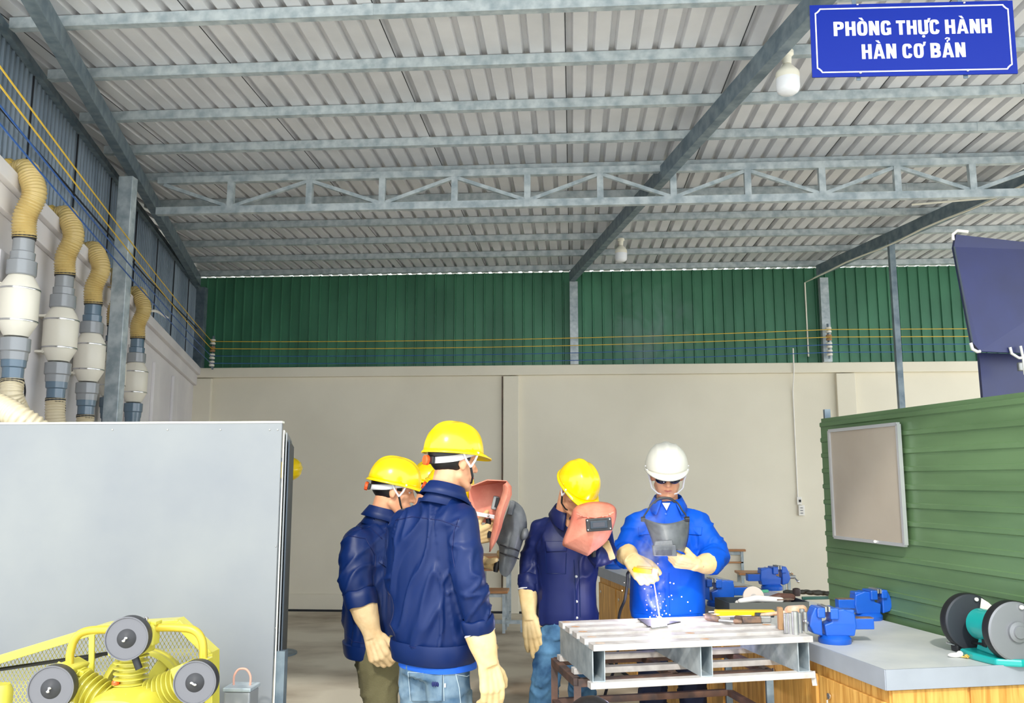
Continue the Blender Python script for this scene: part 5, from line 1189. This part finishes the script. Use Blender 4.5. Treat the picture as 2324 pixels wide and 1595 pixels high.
# ---- hidden men behind
def man_hidden(px, Y0, hcp, a, ha, hp, label, arm, m='navy', zs=1.0):
    base = zx(px, 0, Y0); P = thing('person', label, 'person', base)
    HR = Rh(ha, hp); hc = A_(hcp); R = Rh(a); u = R @ V((1, 0, 0)); f = R @ V((0, 1, 0))
    neck = hc + HR @ V((0, -.04, -.13)); neck.z = hc.z - .15; nz = neck.z
    def pt(z, du=0, df=0): return V((base.x, base.y, z)) + u * du + f * df
    chest = pt(nz - .17); pel = pt(.88); hips = [pt(.83, .09), pt(.83, -.09)]; kn = [pt(.46, .1, .03), pt(.46, -.1, .03)]; an = [pt(.09, .11), pt(.09, -.11)]
    sr, sl_ = pt(nz - .09, .19), pt(nz - .09, -.19); el_, wr = A_(arm[0]), A_(arm[1]); e2_, w2 = pt(nz - .38, -.22, .05), pt(nz - .56, -.18, .16)
    body(P, hc, HR, 1.0, neck, chest, pel, [(sr, el_, wr), (sl_, e2_, w2)], hips, kn, an, .006)
    hair(hc, HR, 1.0, P, -.055); lips_eyes(hc, HR, 1.0, P); helmet(hc, HR, 1.0, P)
    mb = MB(); mb.rings([(pt(.78), u * .16, f * .12, 2.4), (pt(.95), u * .17, f * .13, 2.4), (pt(nz - .25), u * .18, f * .13, 2.4), (pt(nz - .1), u * .185, f * .115, 2.4), (neck - V((0, 0, .04)), u * .12, f * .09, 2.4), (neck, u * .07, f * .07, 2.4)])
    mb.chain([pt(nz - .1, .1), sr, el_, el_.lerp(wr, .75)], [.07, .072, .06, .05]); mb.chain([pt(nz - .1, -.1), sl_, e2_, w2], [.07, .072, .06, .05])
    garment('jacket', m, P, mb, .01, 6, [(sr, el_, .08), (el_, wr, .07)], .01, .01, 8)
    collar(neck, a, .066, P, m)
    legs(a, hips, kn, an, P, 'darkcloth', pt(.9), seed=9)
    return P, wr, el_, u, f, w2, e2_
PC, wc_, ec_, uc, fc, w2c, e2c = man_hidden(1012, 4.72, (1014, 1124, 4.62), 78, 82, 26, 'bowed man behind the nearest man, looking into the orange shield', ((1050, 1262, 4.6), (1074, 1220, 4.55)))
glove(wc_, at(1100, 1212, 4.55) - wc_, V((0, .8, .4)), V((0, -.4, 1)), [.8, .85, .9, .9], PC, cuff=ec_ - wc_, cl=.06, cr=(.04, .045))
glove(w2c, V((.3, .1, -1)), V((1, 0, 0)), V((0, -1, 0)), .5, PC, cuff=e2c - w2c, cl=.08)
PA, wa_, ea_, ua, fa, w2a, e2a = man_hidden(968, 5.12, (980, 1110, 5.05), 80, 78, 10, 'man mostly hidden between the two left men, only his helmet rim showing', ((1030, 1262, 4.95), (1095, 1275, 4.9)))
glove(wa_, at(1122, 1283, 4.88) - wa_, V((.4, -.2, .6)), V((.3, -1, .2)), [.7, .8, .85, .9], PA, cuff=ea_ - wa_, cl=.09, cr=(.046, .06), s=1.1)
glove(w2a, V((.3, .1, -1)), V((1, 0, 0)), V((0, -1, 0)), .5, PA, cuff=e2a - w2a, cl=.08)
# ---- S: student bending over the weld with an orange shield
def man_student():
    Y0 = 4.85; a = 166; base = zx(1285, 0, Y0)
    P = thing('person', 'man in navy shirt and blue jeans bowing his yellow helmet behind an orange shield', 'person', base)
    HR = Rh(150, 42, -6); hc = at(1306, 1112, 4.68); R = Rh(a); u = R @ V((1, 0, 0)); f = R @ V((0, 1, 0)); s = 1.0
    neck = at(1285, 1165, 4.78); chest = at(1285, 1240, Y0); pel = zx(1282, .88, Y0)
    ra_ = [at(1238, 1214, 4.85), at(1207, 1275, 4.88), at(1200, 1395, 4.78)]; la = [at(1350, 1208, 4.78), at(1372, 1262, 4.62), at(1358, 1258, 4.57)]
    hips = [at(1258, 1425, 4.84), at(1306, 1425, 4.86)]; kn = [at(1240, 1535, 4.78), at(1322, 1535, 4.86)]; an = [zx(1216, .09, 4.86), zx(1322, .09, 5.0)]
    body(P, hc, HR, s, neck, chest, pel, [ra_, la], hips, kn, an, .0055)
    hair(hc, HR, s, P, -.05); lips_eyes(hc, HR, s, P); helmet(hc, HR, s, P, knob=False)
    mb = MB(); torso(mb, a, [(1286, 1412, Y0, .16, .12), (1286, 1390, Y0, .165, .125), (1286, 1340, Y0, .162, .125), (1286, 1290, Y0, .165, .13), (1286, 1240, Y0, .175, .13), (1288, 1205, Y0, .165, .115), (1288, 1182, 4.82, .115, .088), (1286, 1163, 4.78, .07, .066)])
    limb(mb, [(1275, 1195, 4.84), (1230, 1206, 4.85), (1205, 1272, 4.88), (1199, 1330, 4.82)], [.065, .07, .066, .056]); limb(mb, [(1290, 1195, 4.84), (1354, 1198, 4.78), (1370, 1255, 4.62), (1360, 1262, 4.54)], [.07, .076, .066, .056])
    bones = [(at(1222, 1192, 4.85), at(1203, 1275, 4.88), .08), (at(1203, 1275, 4.88), at(1199, 1340, 4.82), .075), (at(1354, 1198, 4.78), at(1370, 1258, 4.62), .08)]
    J, bv = garment('shirt', 'navy_d', P, mb, .0085, 6, bones, .0075, .011, 11)
    cuffband(at(1200, 1327, 4.82), at(1203, 1272, 4.88) - at(1199, 1334, 4.82), .058, J, 'navy_d')
    collar(at(1288, 1166, 4.79), a - 4, .07, P, 'navy_d', 22, 24, .05)
    for nm, pts in (('placket_seam', [(1303, 1270), (1306, 1330), (1308, 1405)]), ('placket_seam', [(1314, 1272), (1316, 1330), (1317, 1405)])):
        x = seam(bv, pts, .0016)
        if x: x.build(nm, M['navy'], J)
    for y in (1308, 1365, 1402):
        q = hit(bv, 1308 + (y - 1308) * .015, y, .003)
        if q: MB().lathe([(.0065, -.002), (.007, .001), (.004, .002)], q, (CAM - q).normalized(), 14).build('button', M['steel'], J)
    x = patch(bv, [(1236, 1228), (1288, 1228), (1286, 1248), (1262, 1256), (1238, 1248)][:2] + [(1286, 1250), (1240, 1252)], .006)
    if x: x.build('pocket_flap', M['navy_d'], J, solid=.003)
    x = seam(bv, [(1238, 1252), (1240, 1300), (1284, 1302), (1286, 1252)], .0016)
    if x: x.build('pocket_stitch', M['navy'], J)
    legs(a, hips, kn, an, P, 'denim_d', zx(1284, .87, Y0), (.095, .078, .06), (.15, .115), seed=12)
    wr = at(1202, 1402, 4.78); cu = at(1198, 1336, 4.82) - wr
    glove(wr, at(1212, 1470, 4.76) - wr, V((.2, 1, 0)), RT, [.2, .15, .12, .2], P, cuff=cu, cl=cu.length, cr=(.044, .052), s=1.08, tout=.95, tcurl=.02, spread=.08)
    wr = at(1358, 1258, 4.56); glove(wr, at(1342, 1215, 4.54) - wr, RT * -1, FW * -1, [.7, .8, .85, .9], P, cuff=at(1374, 1252, 4.56) - wr, cl=.075, cr=(.044, .052), s=1.05, trim=False)
man_student()
# ---- I: instructor in royal blue with white helmet
def man_teacher():
    Y0 = 5.0; a = 184; base = zx(1515, 0, Y0)
    P = thing('person', 'man in white helmet and royal blue jacket welding at the grating', 'person', base)
    HR = Rh(182, 17); hc = at(1513, 1076, 4.93); R = Rh(a); u = R @ V((1, 0, 0)); f = R @ V((0, 1, 0)); s = 1.05
    neck = at(1515, 1143, 4.98); chest = at(1515, 1230, Y0); pel = zx(1515, .9, Y0)
    ra_ = [at(1456, 1202, 4.98), at(1414, 1262, 4.95), at(1428, 1268, 4.74)]; la = [at(1576, 1202, 4.98), at(1622, 1262, 4.92), at(1592, 1280, 4.74)]
    hips = [zx(1478, .83, Y0), zx(1553, .83, Y0)]; kn = [at(1482, 1548, Y0), at(1570, 1548, Y0)]; an = [zx(1480, .09, Y0 + .03), zx(1580, .09, Y0 + .03)]
    body(P, hc, HR, s, neck, chest, pel, [ra_, la], hips, kn, an, .005)
    hair(hc, HR, s, P, -.05); lips_eyes(hc, HR, s, P, eyes=False)
    helmet(hc, HR, s * 1.02, P, 'helm_w', knob=False)
    def H(x, y, z): return hc + HR @ V((x, y, z)) * s
    g_ = MB()
    for q in (-1, 1): g_.ell(H(q * .034, .09, -.004), (.033, .009, .022), HR @ Matrix.Rotation(-q * .28, 3, 'Z'))
    g_ = g_.build('sunglasses', M['lens'], P); MB().tube([H(-.068, .07, .012), H(-.03, .095, .018), H(0, .1, .015), H(.03, .095, .018), H(.068, .07, .012)], .003, 8).tube([H(.068, .07, .012), H(.08, .0, .005)], .003, 8).tube([H(-.068, .07, .012), H(-.08, .0, .005)], .003, 8).build('frame', M['black'], g_)
    mb = MB(); torso(mb, a, [(1515, 1402, Y0, .2, .13), (1515, 1385, Y0, .203, .135), (1515, 1330, Y0, .2, .138), (1515, 1270, Y0, .196, .14), (1515, 1215, Y0, .19, .13), (1515, 1182, Y0, .165, .11), (1515, 1158, 4.99, .115, .088), (1515, 1138, 4.98, .07, .068)])
    limb(mb, [(1500, 1178, Y0), (1450, 1192, 4.98), (1418, 1255, 4.95), (1424, 1266, 4.8)], [.07, .08, .076, .06]); limb(mb, [(1530, 1178, Y0), (1582, 1192, 4.98), (1622, 1255, 4.93), (1612, 1276, 4.82)], [.07, .08, .08, .066])
    bones = [(at(1442, 1178, 4.98), at(1416, 1255, 4.95), .09), (at(1416, 1255, 4.95), at(1424, 1266, 4.8), .075), (at(1590, 1178, 4.98), at(1622, 1255, 4.93), .09), (at(1622, 1255, 4.93), at(1606, 1276, 4.8), .08)]
    J, bv = garment('jacket', 'royal', P, mb, .0085, 6, bones, .009, .007, 14)
    collar(at(1516, 1141, 4.98), a, .072, P, 'royal', 14, 30, .045)
    for pts in ([(1508, 1175), (1507, 1230)], [(1518, 1300), (1520, 1395)], [(1509, 1300), (1510, 1395)], [(1438, 1390), (1515, 1398), (1594, 1390)]):
        x = seam(bv, pts, .0014)
        if x: x.build('seam', M['royal'], J)
    for x_, y_ in ((1511, 1167), (1506, 1320), (1508, 1360)):
        q = hit(bv, x_, y_, .003)
        if q: MB().lathe([(.006, -.002), (.0065, .001), (.004, .002)], q, (CAM - q).normalized(), 14).build('button', M['vise'], J)
    for poly in ([(1448, 1196), (1486, 1194), (1484, 1212), (1450, 1214)], [(1556, 1194), (1594, 1196), (1592, 1214), (1558, 1212)]):
        x = patch(bv, poly, .006)
        if x: x.build('pocket_flap', M['royal'], J, solid=.003)
    mb = MB(); q = hit(bv, 1511, 1150, .004)
    legs(a, hips, kn, an, P, 'trous', zx(1515, .9, Y0), (.1, .08, .065), (.17, .12), seed=15)
    MB().prism([at(1503, 1141, 4.885), at(1521, 1141, 4.885), at(1513, 1158, 4.87)], (0, .01, 0)).build('t_shirt', M['strapw'], P, smooth=False)
    wr = at(1432, 1268, 4.72); glove(wr, at(1460, 1300, 4.66) - wr, V((.5, .5, -.7)), RT * .8 + V((0, -.3, .6)), [.55, .7, .75, .8], P, cuff=at(1420, 1255, 4.8) - wr, cl=.07, cr=(.05, .06), s=1.18, tcurl=.4, tout=.5, trim=False)
    wr = at(1578, 1280, 4.74); glove(wr, at(1530, 1272, 4.7) - wr, V((-.1, .5, .8)), V((0, -.4, 1)), [.45, .6, .7, .75], P, cuff=at(1612, 1278, 4.8) - wr, cl=.1, cr=(.048, .058), s=1.14, tcurl=.75, tout=.3, trim=False)
man_teacher()
# ---- K: crouching head at the bottom edge
def man_crouch():
    Y0 = 2.55; base = zx(1345, 0, Y0 + .1); P = thing('person', 'crouching person in front of the stand, only black hair showing at the lower edge', 'person', base)
    HR = Rh(10, 25); hc = zx(1343, .818, Y0); R = Rh(10); u = R @ V((1, 0, 0)); f = R @ V((0, 1, 0))
    neck = hc + V((0, 0, -.15)) - f * .05; chest = neck - V((0, 0, .2)) - f * .08; pel = V((base.x, base.y, .2)) - f * .18
    hips = [pel + u * .1, pel - u * .1]; kn = [pel + u * .2 + f * .38 + V((0, 0, .2)), pel - u * .2 + f * .38 + V((0, 0, .2))]; an = [floorpt(pel + u * .15 + f * .12, .09), floorpt(pel - u * .15 + f * .12, .09)]
    sh = [chest + u * .18 + V((0, 0, .12)), chest - u * .18 + V((0, 0, .12))]; el_ = [sh[0] + f * .2 - V((0, 0, .16)), sh[1] + f * .2 - V((0, 0, .16))]; wr = [kn[0] + f * .04 + V((0, 0, .1)), kn[1] + f * .04 + V((0, 0, .1))]
    body(P, hc, HR, 1.0, neck, chest, pel, list(zip(sh, el_, wr)), hips, kn, an, .007)
    hair(hc, HR, 1.04, P, -.055); lips_eyes(hc, HR, 1.0, P)
    mb = MB(); mb.chain([neck - V((0, 0, .03)), chest, pel], [.07, .15, .15])
    for a_, b_, c_3 in zip(sh, el_, wr): mb.chain([chest + V((0, 0, .06)), a_, b_, b_.lerp(c_3, .7)], [.09, .075, .06, .052])
    garment('jacket', 'navy', P, mb, .011, 6, [], .01, .01, 20)
    legs(10, hips, kn, an, P, 'darkcloth', pel + V((0, 0, .1)), (.1, .078, .062), seed=21)
    for k, s_ in ((0, 1), (1, -1)): glove(wr[k], f + V((0, 0, -.3)), V((0, 0, -1)), u * -s_, .3, P, cuff=el_[k] - wr[k], cl=.08)
man_crouch()
# ------------------------------------------------------------------ shields, torch, sparks
def bulge(outline, center, vec, h, steps=7, pw=2.0):
    c = V(center); O = [V(p) for p in outline]; n = len(O); vs = [c + V(vec) * h]; mb = MB()
    for k in range(1, steps + 1):
        t = k / steps
        for p in O: vs.append(c + (p - c) * t + V(vec) * (h * (1 - t ** pw)))
    fs = [(0, 1 + j, 1 + (j + 1) % n) for j in range(n)]
    for k in range(steps - 1):
        for j in range(n): a_ = 1 + k * n + j; b_ = 1 + k * n + (j + 1) % n; fs.append((a_, a_ + n, b_ + n, b_))
    return mb.add(vs, fs)
def smooth_loop(P, n=4): 
    out = []; k = len(P)
    for i in range(k):
        a, b, c, d = P[i - 1], P[i], P[(i + 1) % k], P[(i + 2) % k]
        for j in range(n):
            t = j / n; out.append(.5 * ((2 * b) + (c - a) * t + (2 * a - 5 * b + 4 * c - d) * t * t + (3 * b - a - 3 * c + d) * t ** 3))
    return out
# student's shield
YS = 4.42; sc0 = at(1340, 1200, YS); tvec = V((.25, -1, .12)).normalized()
o = [(1302, 1156), (1318, 1145), (1345, 1139), (1378, 1141), (1396, 1152), (1398, 1172), (1390, 1200), (1376, 1228), (1352, 1248), (1336, 1259), (1330, 1260), (1306, 1250), (1282, 1240), (1277, 1234), (1281, 1218), (1292, 1190)]
OP = [at(x, y, YS + .05 + (.06 if y < 1150 else 0)) for x, y in o]
t = thing('welding_shield', 'orange hand shield held before the face of the bowing man in jeans', 'shield', sc0, 'hand held welding shields')
sh = bulge(smooth_loop(OP, 3), sc0, tvec, .07, 8, 3.0).build('shell', M['mask_o'], t, solid=.004)
MB().tube([at(x, y, YS - .035) for x, y in ((1308, 1166), (1325, 1172), (1350, 1174), (1378, 1170), (1393, 1162))], [.004] * 5, 8).build('fold_seam', M['mask_o'], sh)
for x, y in ((1318, 1170), (1335, 1174), (1352, 1175), (1368, 1172), (1384, 1167)): MB().ell(at(x, y, YS - .04), (.008, .005, .006)).build('rivet', M['mask_o'], sh)
lc = at(1359, 1190, YS - .075); LR = Matrix.Rotation(math.radians(-4), 3, 'Y')
MB().box(lc, (.125, .018, .062), LR).build('lens_frame', M['mask_k'], t, bevel=.004, smooth=False); fr_ = t.children[-1]
MB().box(lc + V((0, -.01, 0)), (.085, .01, .038), LR).build('lens_bezel', M['darkmetal'], fr_, bevel=.003, smooth=False); MB().box(lc + V((0, -.0155, 0)), (.058, .002, .022), LR).build('lens', M['lens'], fr_, smooth=False)
for i in (-1, 1):
    for j in (-1, 1): MB().ell(lc + LR @ V((i * .054, -.01, j * .022)), (.0045, .003, .0045)).build('screw', M['chrome'], fr_)
MB().tube([at(1345, 1215, YS + .03), at(1347, 1262, YS + .06)], .013, 10).build('handle', M['black'], t)
# orange shield of the hidden man, seen from the side
t = thing('welding_shield', 'orange hand shield seen side on beside the nearest man', 'shield', at(1115, 1170, 4.5), 'hand held welding shields'); Yn, Yf = 4.36, 4.56
side = [(1064, 1106), (1082, 1097), (1106, 1090), (1150, 1092), (1148, 1112), (1130, 1150), (1120, 1180), (1100, 1186), (1085, 1183), (1066, 1165)]
MB().prism([at(x, y, Yf) for x, y in side], (0, .004, 0)).build('side_wall', M['mask_o'], t, smooth=False)
fe = [(1150, 1092), (1160, 1104), (1161, 1122), (1154, 1140), (1144, 1168), (1138, 1196), (1128, 1224), (1112, 1252)]; fb = [(1142, 1100), (1142, 1112), (1136, 1134), (1128, 1154), (1122, 1180), (1117, 1205), (1112, 1230), (1111, 1250)]
mb = MB(); vs = []
for (x0, y0), (x1, y1) in zip(fe, fb): vs += [at(x1, y1, Yn + .02), at((x0 + x1) / 2 + 2, (y0 + y1) / 2, Yn - .005), at(x0, y0, Yn + .04), at(x0 - 2, y0, Yf)]
mb.add(vs, [(i * 4 + j, i * 4 + j + 1, (i + 1) * 4 + j + 1, (i + 1) * 4 + j) for i in range(len(fe) - 1) for j in range(3)]); mb.build('front_wall', M['mask_o'], t, solid=.004)
MB().prism([at(1064, 1106, Yn + .05), at(1106, 1090, Yn + .04), at(1150, 1092, Yn + .03), at(1150, 1092, Yf), at(1106, 1089, Yf), at(1064, 1106, Yf)], (0, 0, .004)).build('top_wall', M['mask_o'], t, smooth=False)
MB().box(at(1124, 1141, 4.53), (.03, .03, .07), Rh(0, 0, 12)).build('lens_frame', M['steel'], t, bevel=.004); MB().box(at(1128, 1140, 4.51), (.016, .03, .05), Rh(0, 0, 12)).build('lens', M['black'], t)
MB().beam(at(1062, 1162, 4.5), at(1122, 1173, 4.52), .006, .02).build('strap', M['strapw'], t, smooth=False, bevel=.002)
MB().ell(at(1108, 1170, 4.5), (.006, .004, .006)).build('rivet', M['chrome'], t)
MB().tube([at(1108, 1176, 4.54), at(1112, 1220, 4.54)], .014, 10).build('handle', M['black'], t)
# grey shield
t = thing('welding_shield', 'scuffed grey hand shield tilted beside the orange one', 'shield', at(1160, 1220, 4.75), 'hand held welding shields'); c = at(1160, 1215, 4.8)
og = [(1160, 1137), (1172, 1139), (1186, 1152), (1194, 1172), (1196, 1196), (1189, 1222), (1180, 1250), (1171, 1276), (1160, 1298), (1149, 1309), (1138, 1303), (1132, 1290), (1133, 1262), (1132, 1240), (1126, 1226), (1138, 1196), (1150, 1160)]
G_ = smooth_loop([at(x, y, 4.8) for x, y in og], 3)
mb = bulge(G_, c, V((.25, -1, 0)), .075, 8, 2.4); m2 = bulge(G_, c, V((0, 1, 0)), .02, 4, 2.0); mb.add(m2.v, m2.f); mb.build('shell', M['mask_g'], t, merge=.0005)
MB().box(at(1160, 1152, 4.755), (.028, .02, .075), Rh(0, 0, 14)).build('lens_frame', M['mask_g'], t, bevel=.004)
MB().ell(at(1190, 1212, 4.76), (.022, .04, .034), Rh(0, 0, 20)).build('side_knob', M['mask_g'], t)
for y0 in (0, 18): MB().tube([at(1135, 1236 + y0, 4.765), at(1150, 1241 + y0, 4.728), at(1168, 1246 + y0, 4.728), at(1177, 1250 + y0, 4.765)], .004, 8).build('rib', M['mask_k'], t)
MB().lathe([(.012, -.03), (.016, -.01), (.016, .01), (.012, .03)], at(1127, 1285, 4.82), (.2, 0, 1), 14).build('handle', M['black'], t)
# instructor's grey mask with head gear
t = thing('welding_mask', 'grey face mask with head gear held by the man in the white helmet', 'mask', at(1510, 1205, 4.62)); ym = 4.62
mb = MB(); nu, nv_ = 22, 12; vs = []
for i in range(nu + 1):
    for j in range(nv_ + 1):
        uu, vv = i / nu, j / nv_; k_b = math.sin(math.pi * uu) ** .6; xl_, xr_ = 1457 + 27 * vv ** .8, 1564 - 12 * vv ** 3
        yt = 1174 + 14 * math.sin(math.pi * uu); ybt = 1238 + 20 * max(0, uu - .35) ** .7
        vs.append(at(xl_ + (xr_ - xl_) * uu, yt + (ybt - yt) * vv, ym + .08 - (.075 + .05 * vv) * k_b))
mb.add(vs, [(i * (nv_ + 1) + j, (i + 1) * (nv_ + 1) + j, (i + 1) * (nv_ + 1) + j + 1, i * (nv_ + 1) + j + 1) for i in range(nu) for j in range(nv_)]); mb.build('shell', M['mask_g'], t, solid=.004, sharp=80)
b = MB().prism([at(1481, 1238, ym - .06), at(1534, 1236, ym - .06), at(1537, 1262, ym - .06), at(1484, 1262, ym - .06)], (0, .05, 0)).build('lens_box', M['mask_g'], t, bevel=.004, smooth=False)
MB().prism([at(1487, 1249, ym - .066), at(1524, 1248, ym - .066), at(1525, 1260, ym - .066), at(1489, 1260, ym - .066)], (0, .01, 0)).build('lens', M['lens'], b, smooth=False)
MB().prism([at(1487, 1228, ym - .05), at(1526, 1225, ym - .05), at(1528, 1237, ym - .058), at(1484, 1239, ym - .058)], (0, .03, 0)).build('hinge_bracket', M['mask_g'], b, bevel=.003, smooth=False)
MB().tube(smooth_loop([at(x, y, ym + .02) for x, y in ((1466, 1180), (1470, 1158), (1486, 1138), (1512, 1131), (1534, 1138), (1547, 1156), (1552, 1176))], 4)[:25], .0045, 8).build('head_band', M['mask_k'], t)
MB().tube(bez([at(1484, 1141, ym + .01), at(1497, 1131, ym + .0), at(1520, 1131, ym + .0), at(1532, 1139, ym + .01)], 5), .007, 8).build('top_pad', M['mask_k'], t)
for x, y in ((1459, 1178), (1559, 1178)): MB().lathe([(.012, -.01), (.014, 0), (.014, .012)], at(x, y, ym - .01), (1, 0, 0), 12).build('pivot_knob', M['black'], t)
# electrode holder and rod
t = thing('electrode_holder', 'yellow electrode holder gripped by the man in the white helmet', 'holder', at(1470, 1296, 4.6))
MB().tube([at(1440, 1292, 4.66), at(1455, 1294, 4.63), at(1480, 1297, 4.6)], [.014, .015, .013], 12).build('grip', M['yellowp'], t)
MB().tube([at(1446, 1286, 4.64), at(1468, 1287, 4.6), at(1490, 1290, 4.58)], .0055, 8).build('lever', M['hose_yd'], t)
MB().box(at(1486, 1297, 4.59), (.03, .026, .036), Rh(0, 0, 8)).build('jaw', M['glove'], t, bevel=.005, smooth=False)
MB().tube(bez([at(1440, 1292, 4.66), at(1425, 1300, 4.72), at(1424, 1320, 4.72), at(1418, 1360, 4.7), at(1405, 1400, 4.75), at(1400, 1500, 4.8), at(1370, 1590, 4.6), zx(1330, .012, 4.4)]), .0075, 10).build('welding_cable', M['wire_k'], t)
wt = V((W0.x, W0.y, ZT + .006))
tag(MB().tube([at(1481, 1302, 4.585), wt + V((0, 0, .012))], [.0022, .0032], 8).build('welding_electrode', M['rod'], origin=wt), 'glowing welding electrode held down to the dark plates', 'electrode')
ar = thing('welding_arc', 'white hot welding arc at the tip of the electrode', 'arc', wt); MB().ell(wt + V((0, 0, .006)), (.012, .01, .009)).build('glow', M['hot'], ar)
al = bpy.data.lights.new('arc_light', 'POINT'); al.energy = 6; al.color = (.75, .72, 1); al.shadow_soft_size = .02; ao = bpy.data.objects.new('arc_light', al); COL.objects.link(ao); ao.parent = ar; ao.location = (0, -.02, .035)
SP = [(1493, 1279), (1521, 1322), (1529, 1324), (1547, 1354), (1561, 1366), (1567, 1386), (1463, 1336), (1478, 1331), (1524, 1351), (1526, 1360), (1518, 1354), (1466, 1362), (1468, 1372), (1468, 1384), (1478, 1366), (1479, 1390), (1486, 1376), (1487, 1384), (1496, 1346), (1499, 1352), (1498, 1370), (1500, 1380), (1492, 1362), (1505, 1365), (1512, 1374), (1475, 1400), (1484, 1396), (1512, 1392), (1520, 1395), (1417, 1322), (1412, 1340), (1508, 1386), (1490, 1398), (1503, 1395), (1470, 1350), (1488, 1354)]
s0 = None
for k, (x, y) in enumerate(SP):
    p = at(x, y, random.uniform(4.35, 4.6)); r = random.choice((.0017, .0023, .003))
    if s0 is None or k < 3:
        s0 = MB().ell((0, 0, 0), (.003, .003, .003), n=8, m=6).build('spark', M['spark']); tag(s0, 'tiny glowing spark flying up from the welding arc', 'spark', 'welding sparks'); oo = s0
    else: oo = s0.copy(); COL.objects.link(oo)
    oo.location = p; oo.scale = (r / .003,) * 3
# thin smoke rising from the weld
def smoke(name, c, sz, dens, lab):
    o = MB().ell(c, sz, n=24, m=16).build(name, None, origin=c); m = bpy.data.materials.new(name); m.use_nodes = True; t = m.node_tree; N = t.nodes; L = t.links; N.remove(N['Principled BSDF'])
    v = N.new('ShaderNodeVolumePrincipled'); v.inputs['Color'].default_value = (.93, .95, 1, 1); tc = N.new('ShaderNodeTexCoord'); n = N.new('ShaderNodeTexNoise'); n.inputs['Scale'].default_value = 3.2 / max(sz[0], .1) * .5; n.inputs['Detail'].default_value = 4; n.inputs['Distortion'].default_value = .8
    L.new(tc.outputs['Object'], n.inputs['Vector']); ln = N.new('ShaderNodeVectorMath'); ln.operation = 'LENGTH'; mp = N.new('ShaderNodeMapping'); mp.inputs['Scale'].default_value = tuple(1 / s_ for s_ in sz); L.new(tc.outputs['Object'], mp.inputs['Vector']); L.new(mp.outputs['Vector'], ln.inputs[0])
    f = N.new('ShaderNodeMapRange'); f.inputs[1].default_value = 1; f.inputs[2].default_value = .15; f.inputs[3].default_value = 0; f.inputs[4].default_value = 1; L.new(ln.outputs['Value'], f.inputs[0])
    r = N.new('ShaderNodeMapRange'); r.inputs[1].default_value = .45; r.inputs[2].default_value = .72; r.inputs[3].default_value = 0; r.inputs[4].default_value = dens; L.new(n.outputs['Fac'], r.inputs[0])
    mu = N.new('ShaderNodeMath'); mu.operation = 'MULTIPLY'; L.new(r.outputs[0], mu.inputs[0]); L.new(f.outputs[0], mu.inputs[1]); L.new(mu.outputs[0], v.inputs['Density']); L.new(v.outputs[0], N['Material Output'].inputs['Volume'])
    o.data.materials.clear(); o.data.materials.append(m); tag(o, lab, 'smoke', kind='stuff')
smoke('weld_smoke', at(1478, 1240, 4.45), (.09, .08, .34), 14, 'thin bluish smoke rising from the arc before the blue jacket')
smoke('drifting_smoke', at(1480, 745, 6.5), (.38, .25, .42), 3.2, 'faint drifting smoke in front of the green back sheet')
# helmet of somebody beyond the booth
p = at(653, 1064, 8.0); t = thing('hard_hat', 'yellow helmet hung sideways just past the edge of the grey booth partition', 'helmet', p)
helmet(p - V((.036, 0, 0)), Rh(180, 8, 0) @ Matrix.Rotation(math.radians(-90), 3, 'Y'), 1.0, t, knob=False, strap=False)
t = thing('coat_stand', 'thin steel stand behind the booth that carries the sideways helmet', 'stand', (p.x - .06, 8.0, 0))
MB().cyl((p.x - .06, 8.0, .02), (p.x - .06, 8.0, 1.75), .014).build('pole', M['galv_dk'], t); MB().lathe([(.2, 0), (.2, .015), (.02, .03)], (p.x - .06, 8.0, 0)).build('base', M['galv_dk'], t)
MB().tube([(p.x - .06, 8.0, p.z + .03), (p.x + .02, 8.0, p.z + .03), (p.x + .06, 8.0, p.z + .06)], .006, 8).build('hook', M['galv_dk'], t)
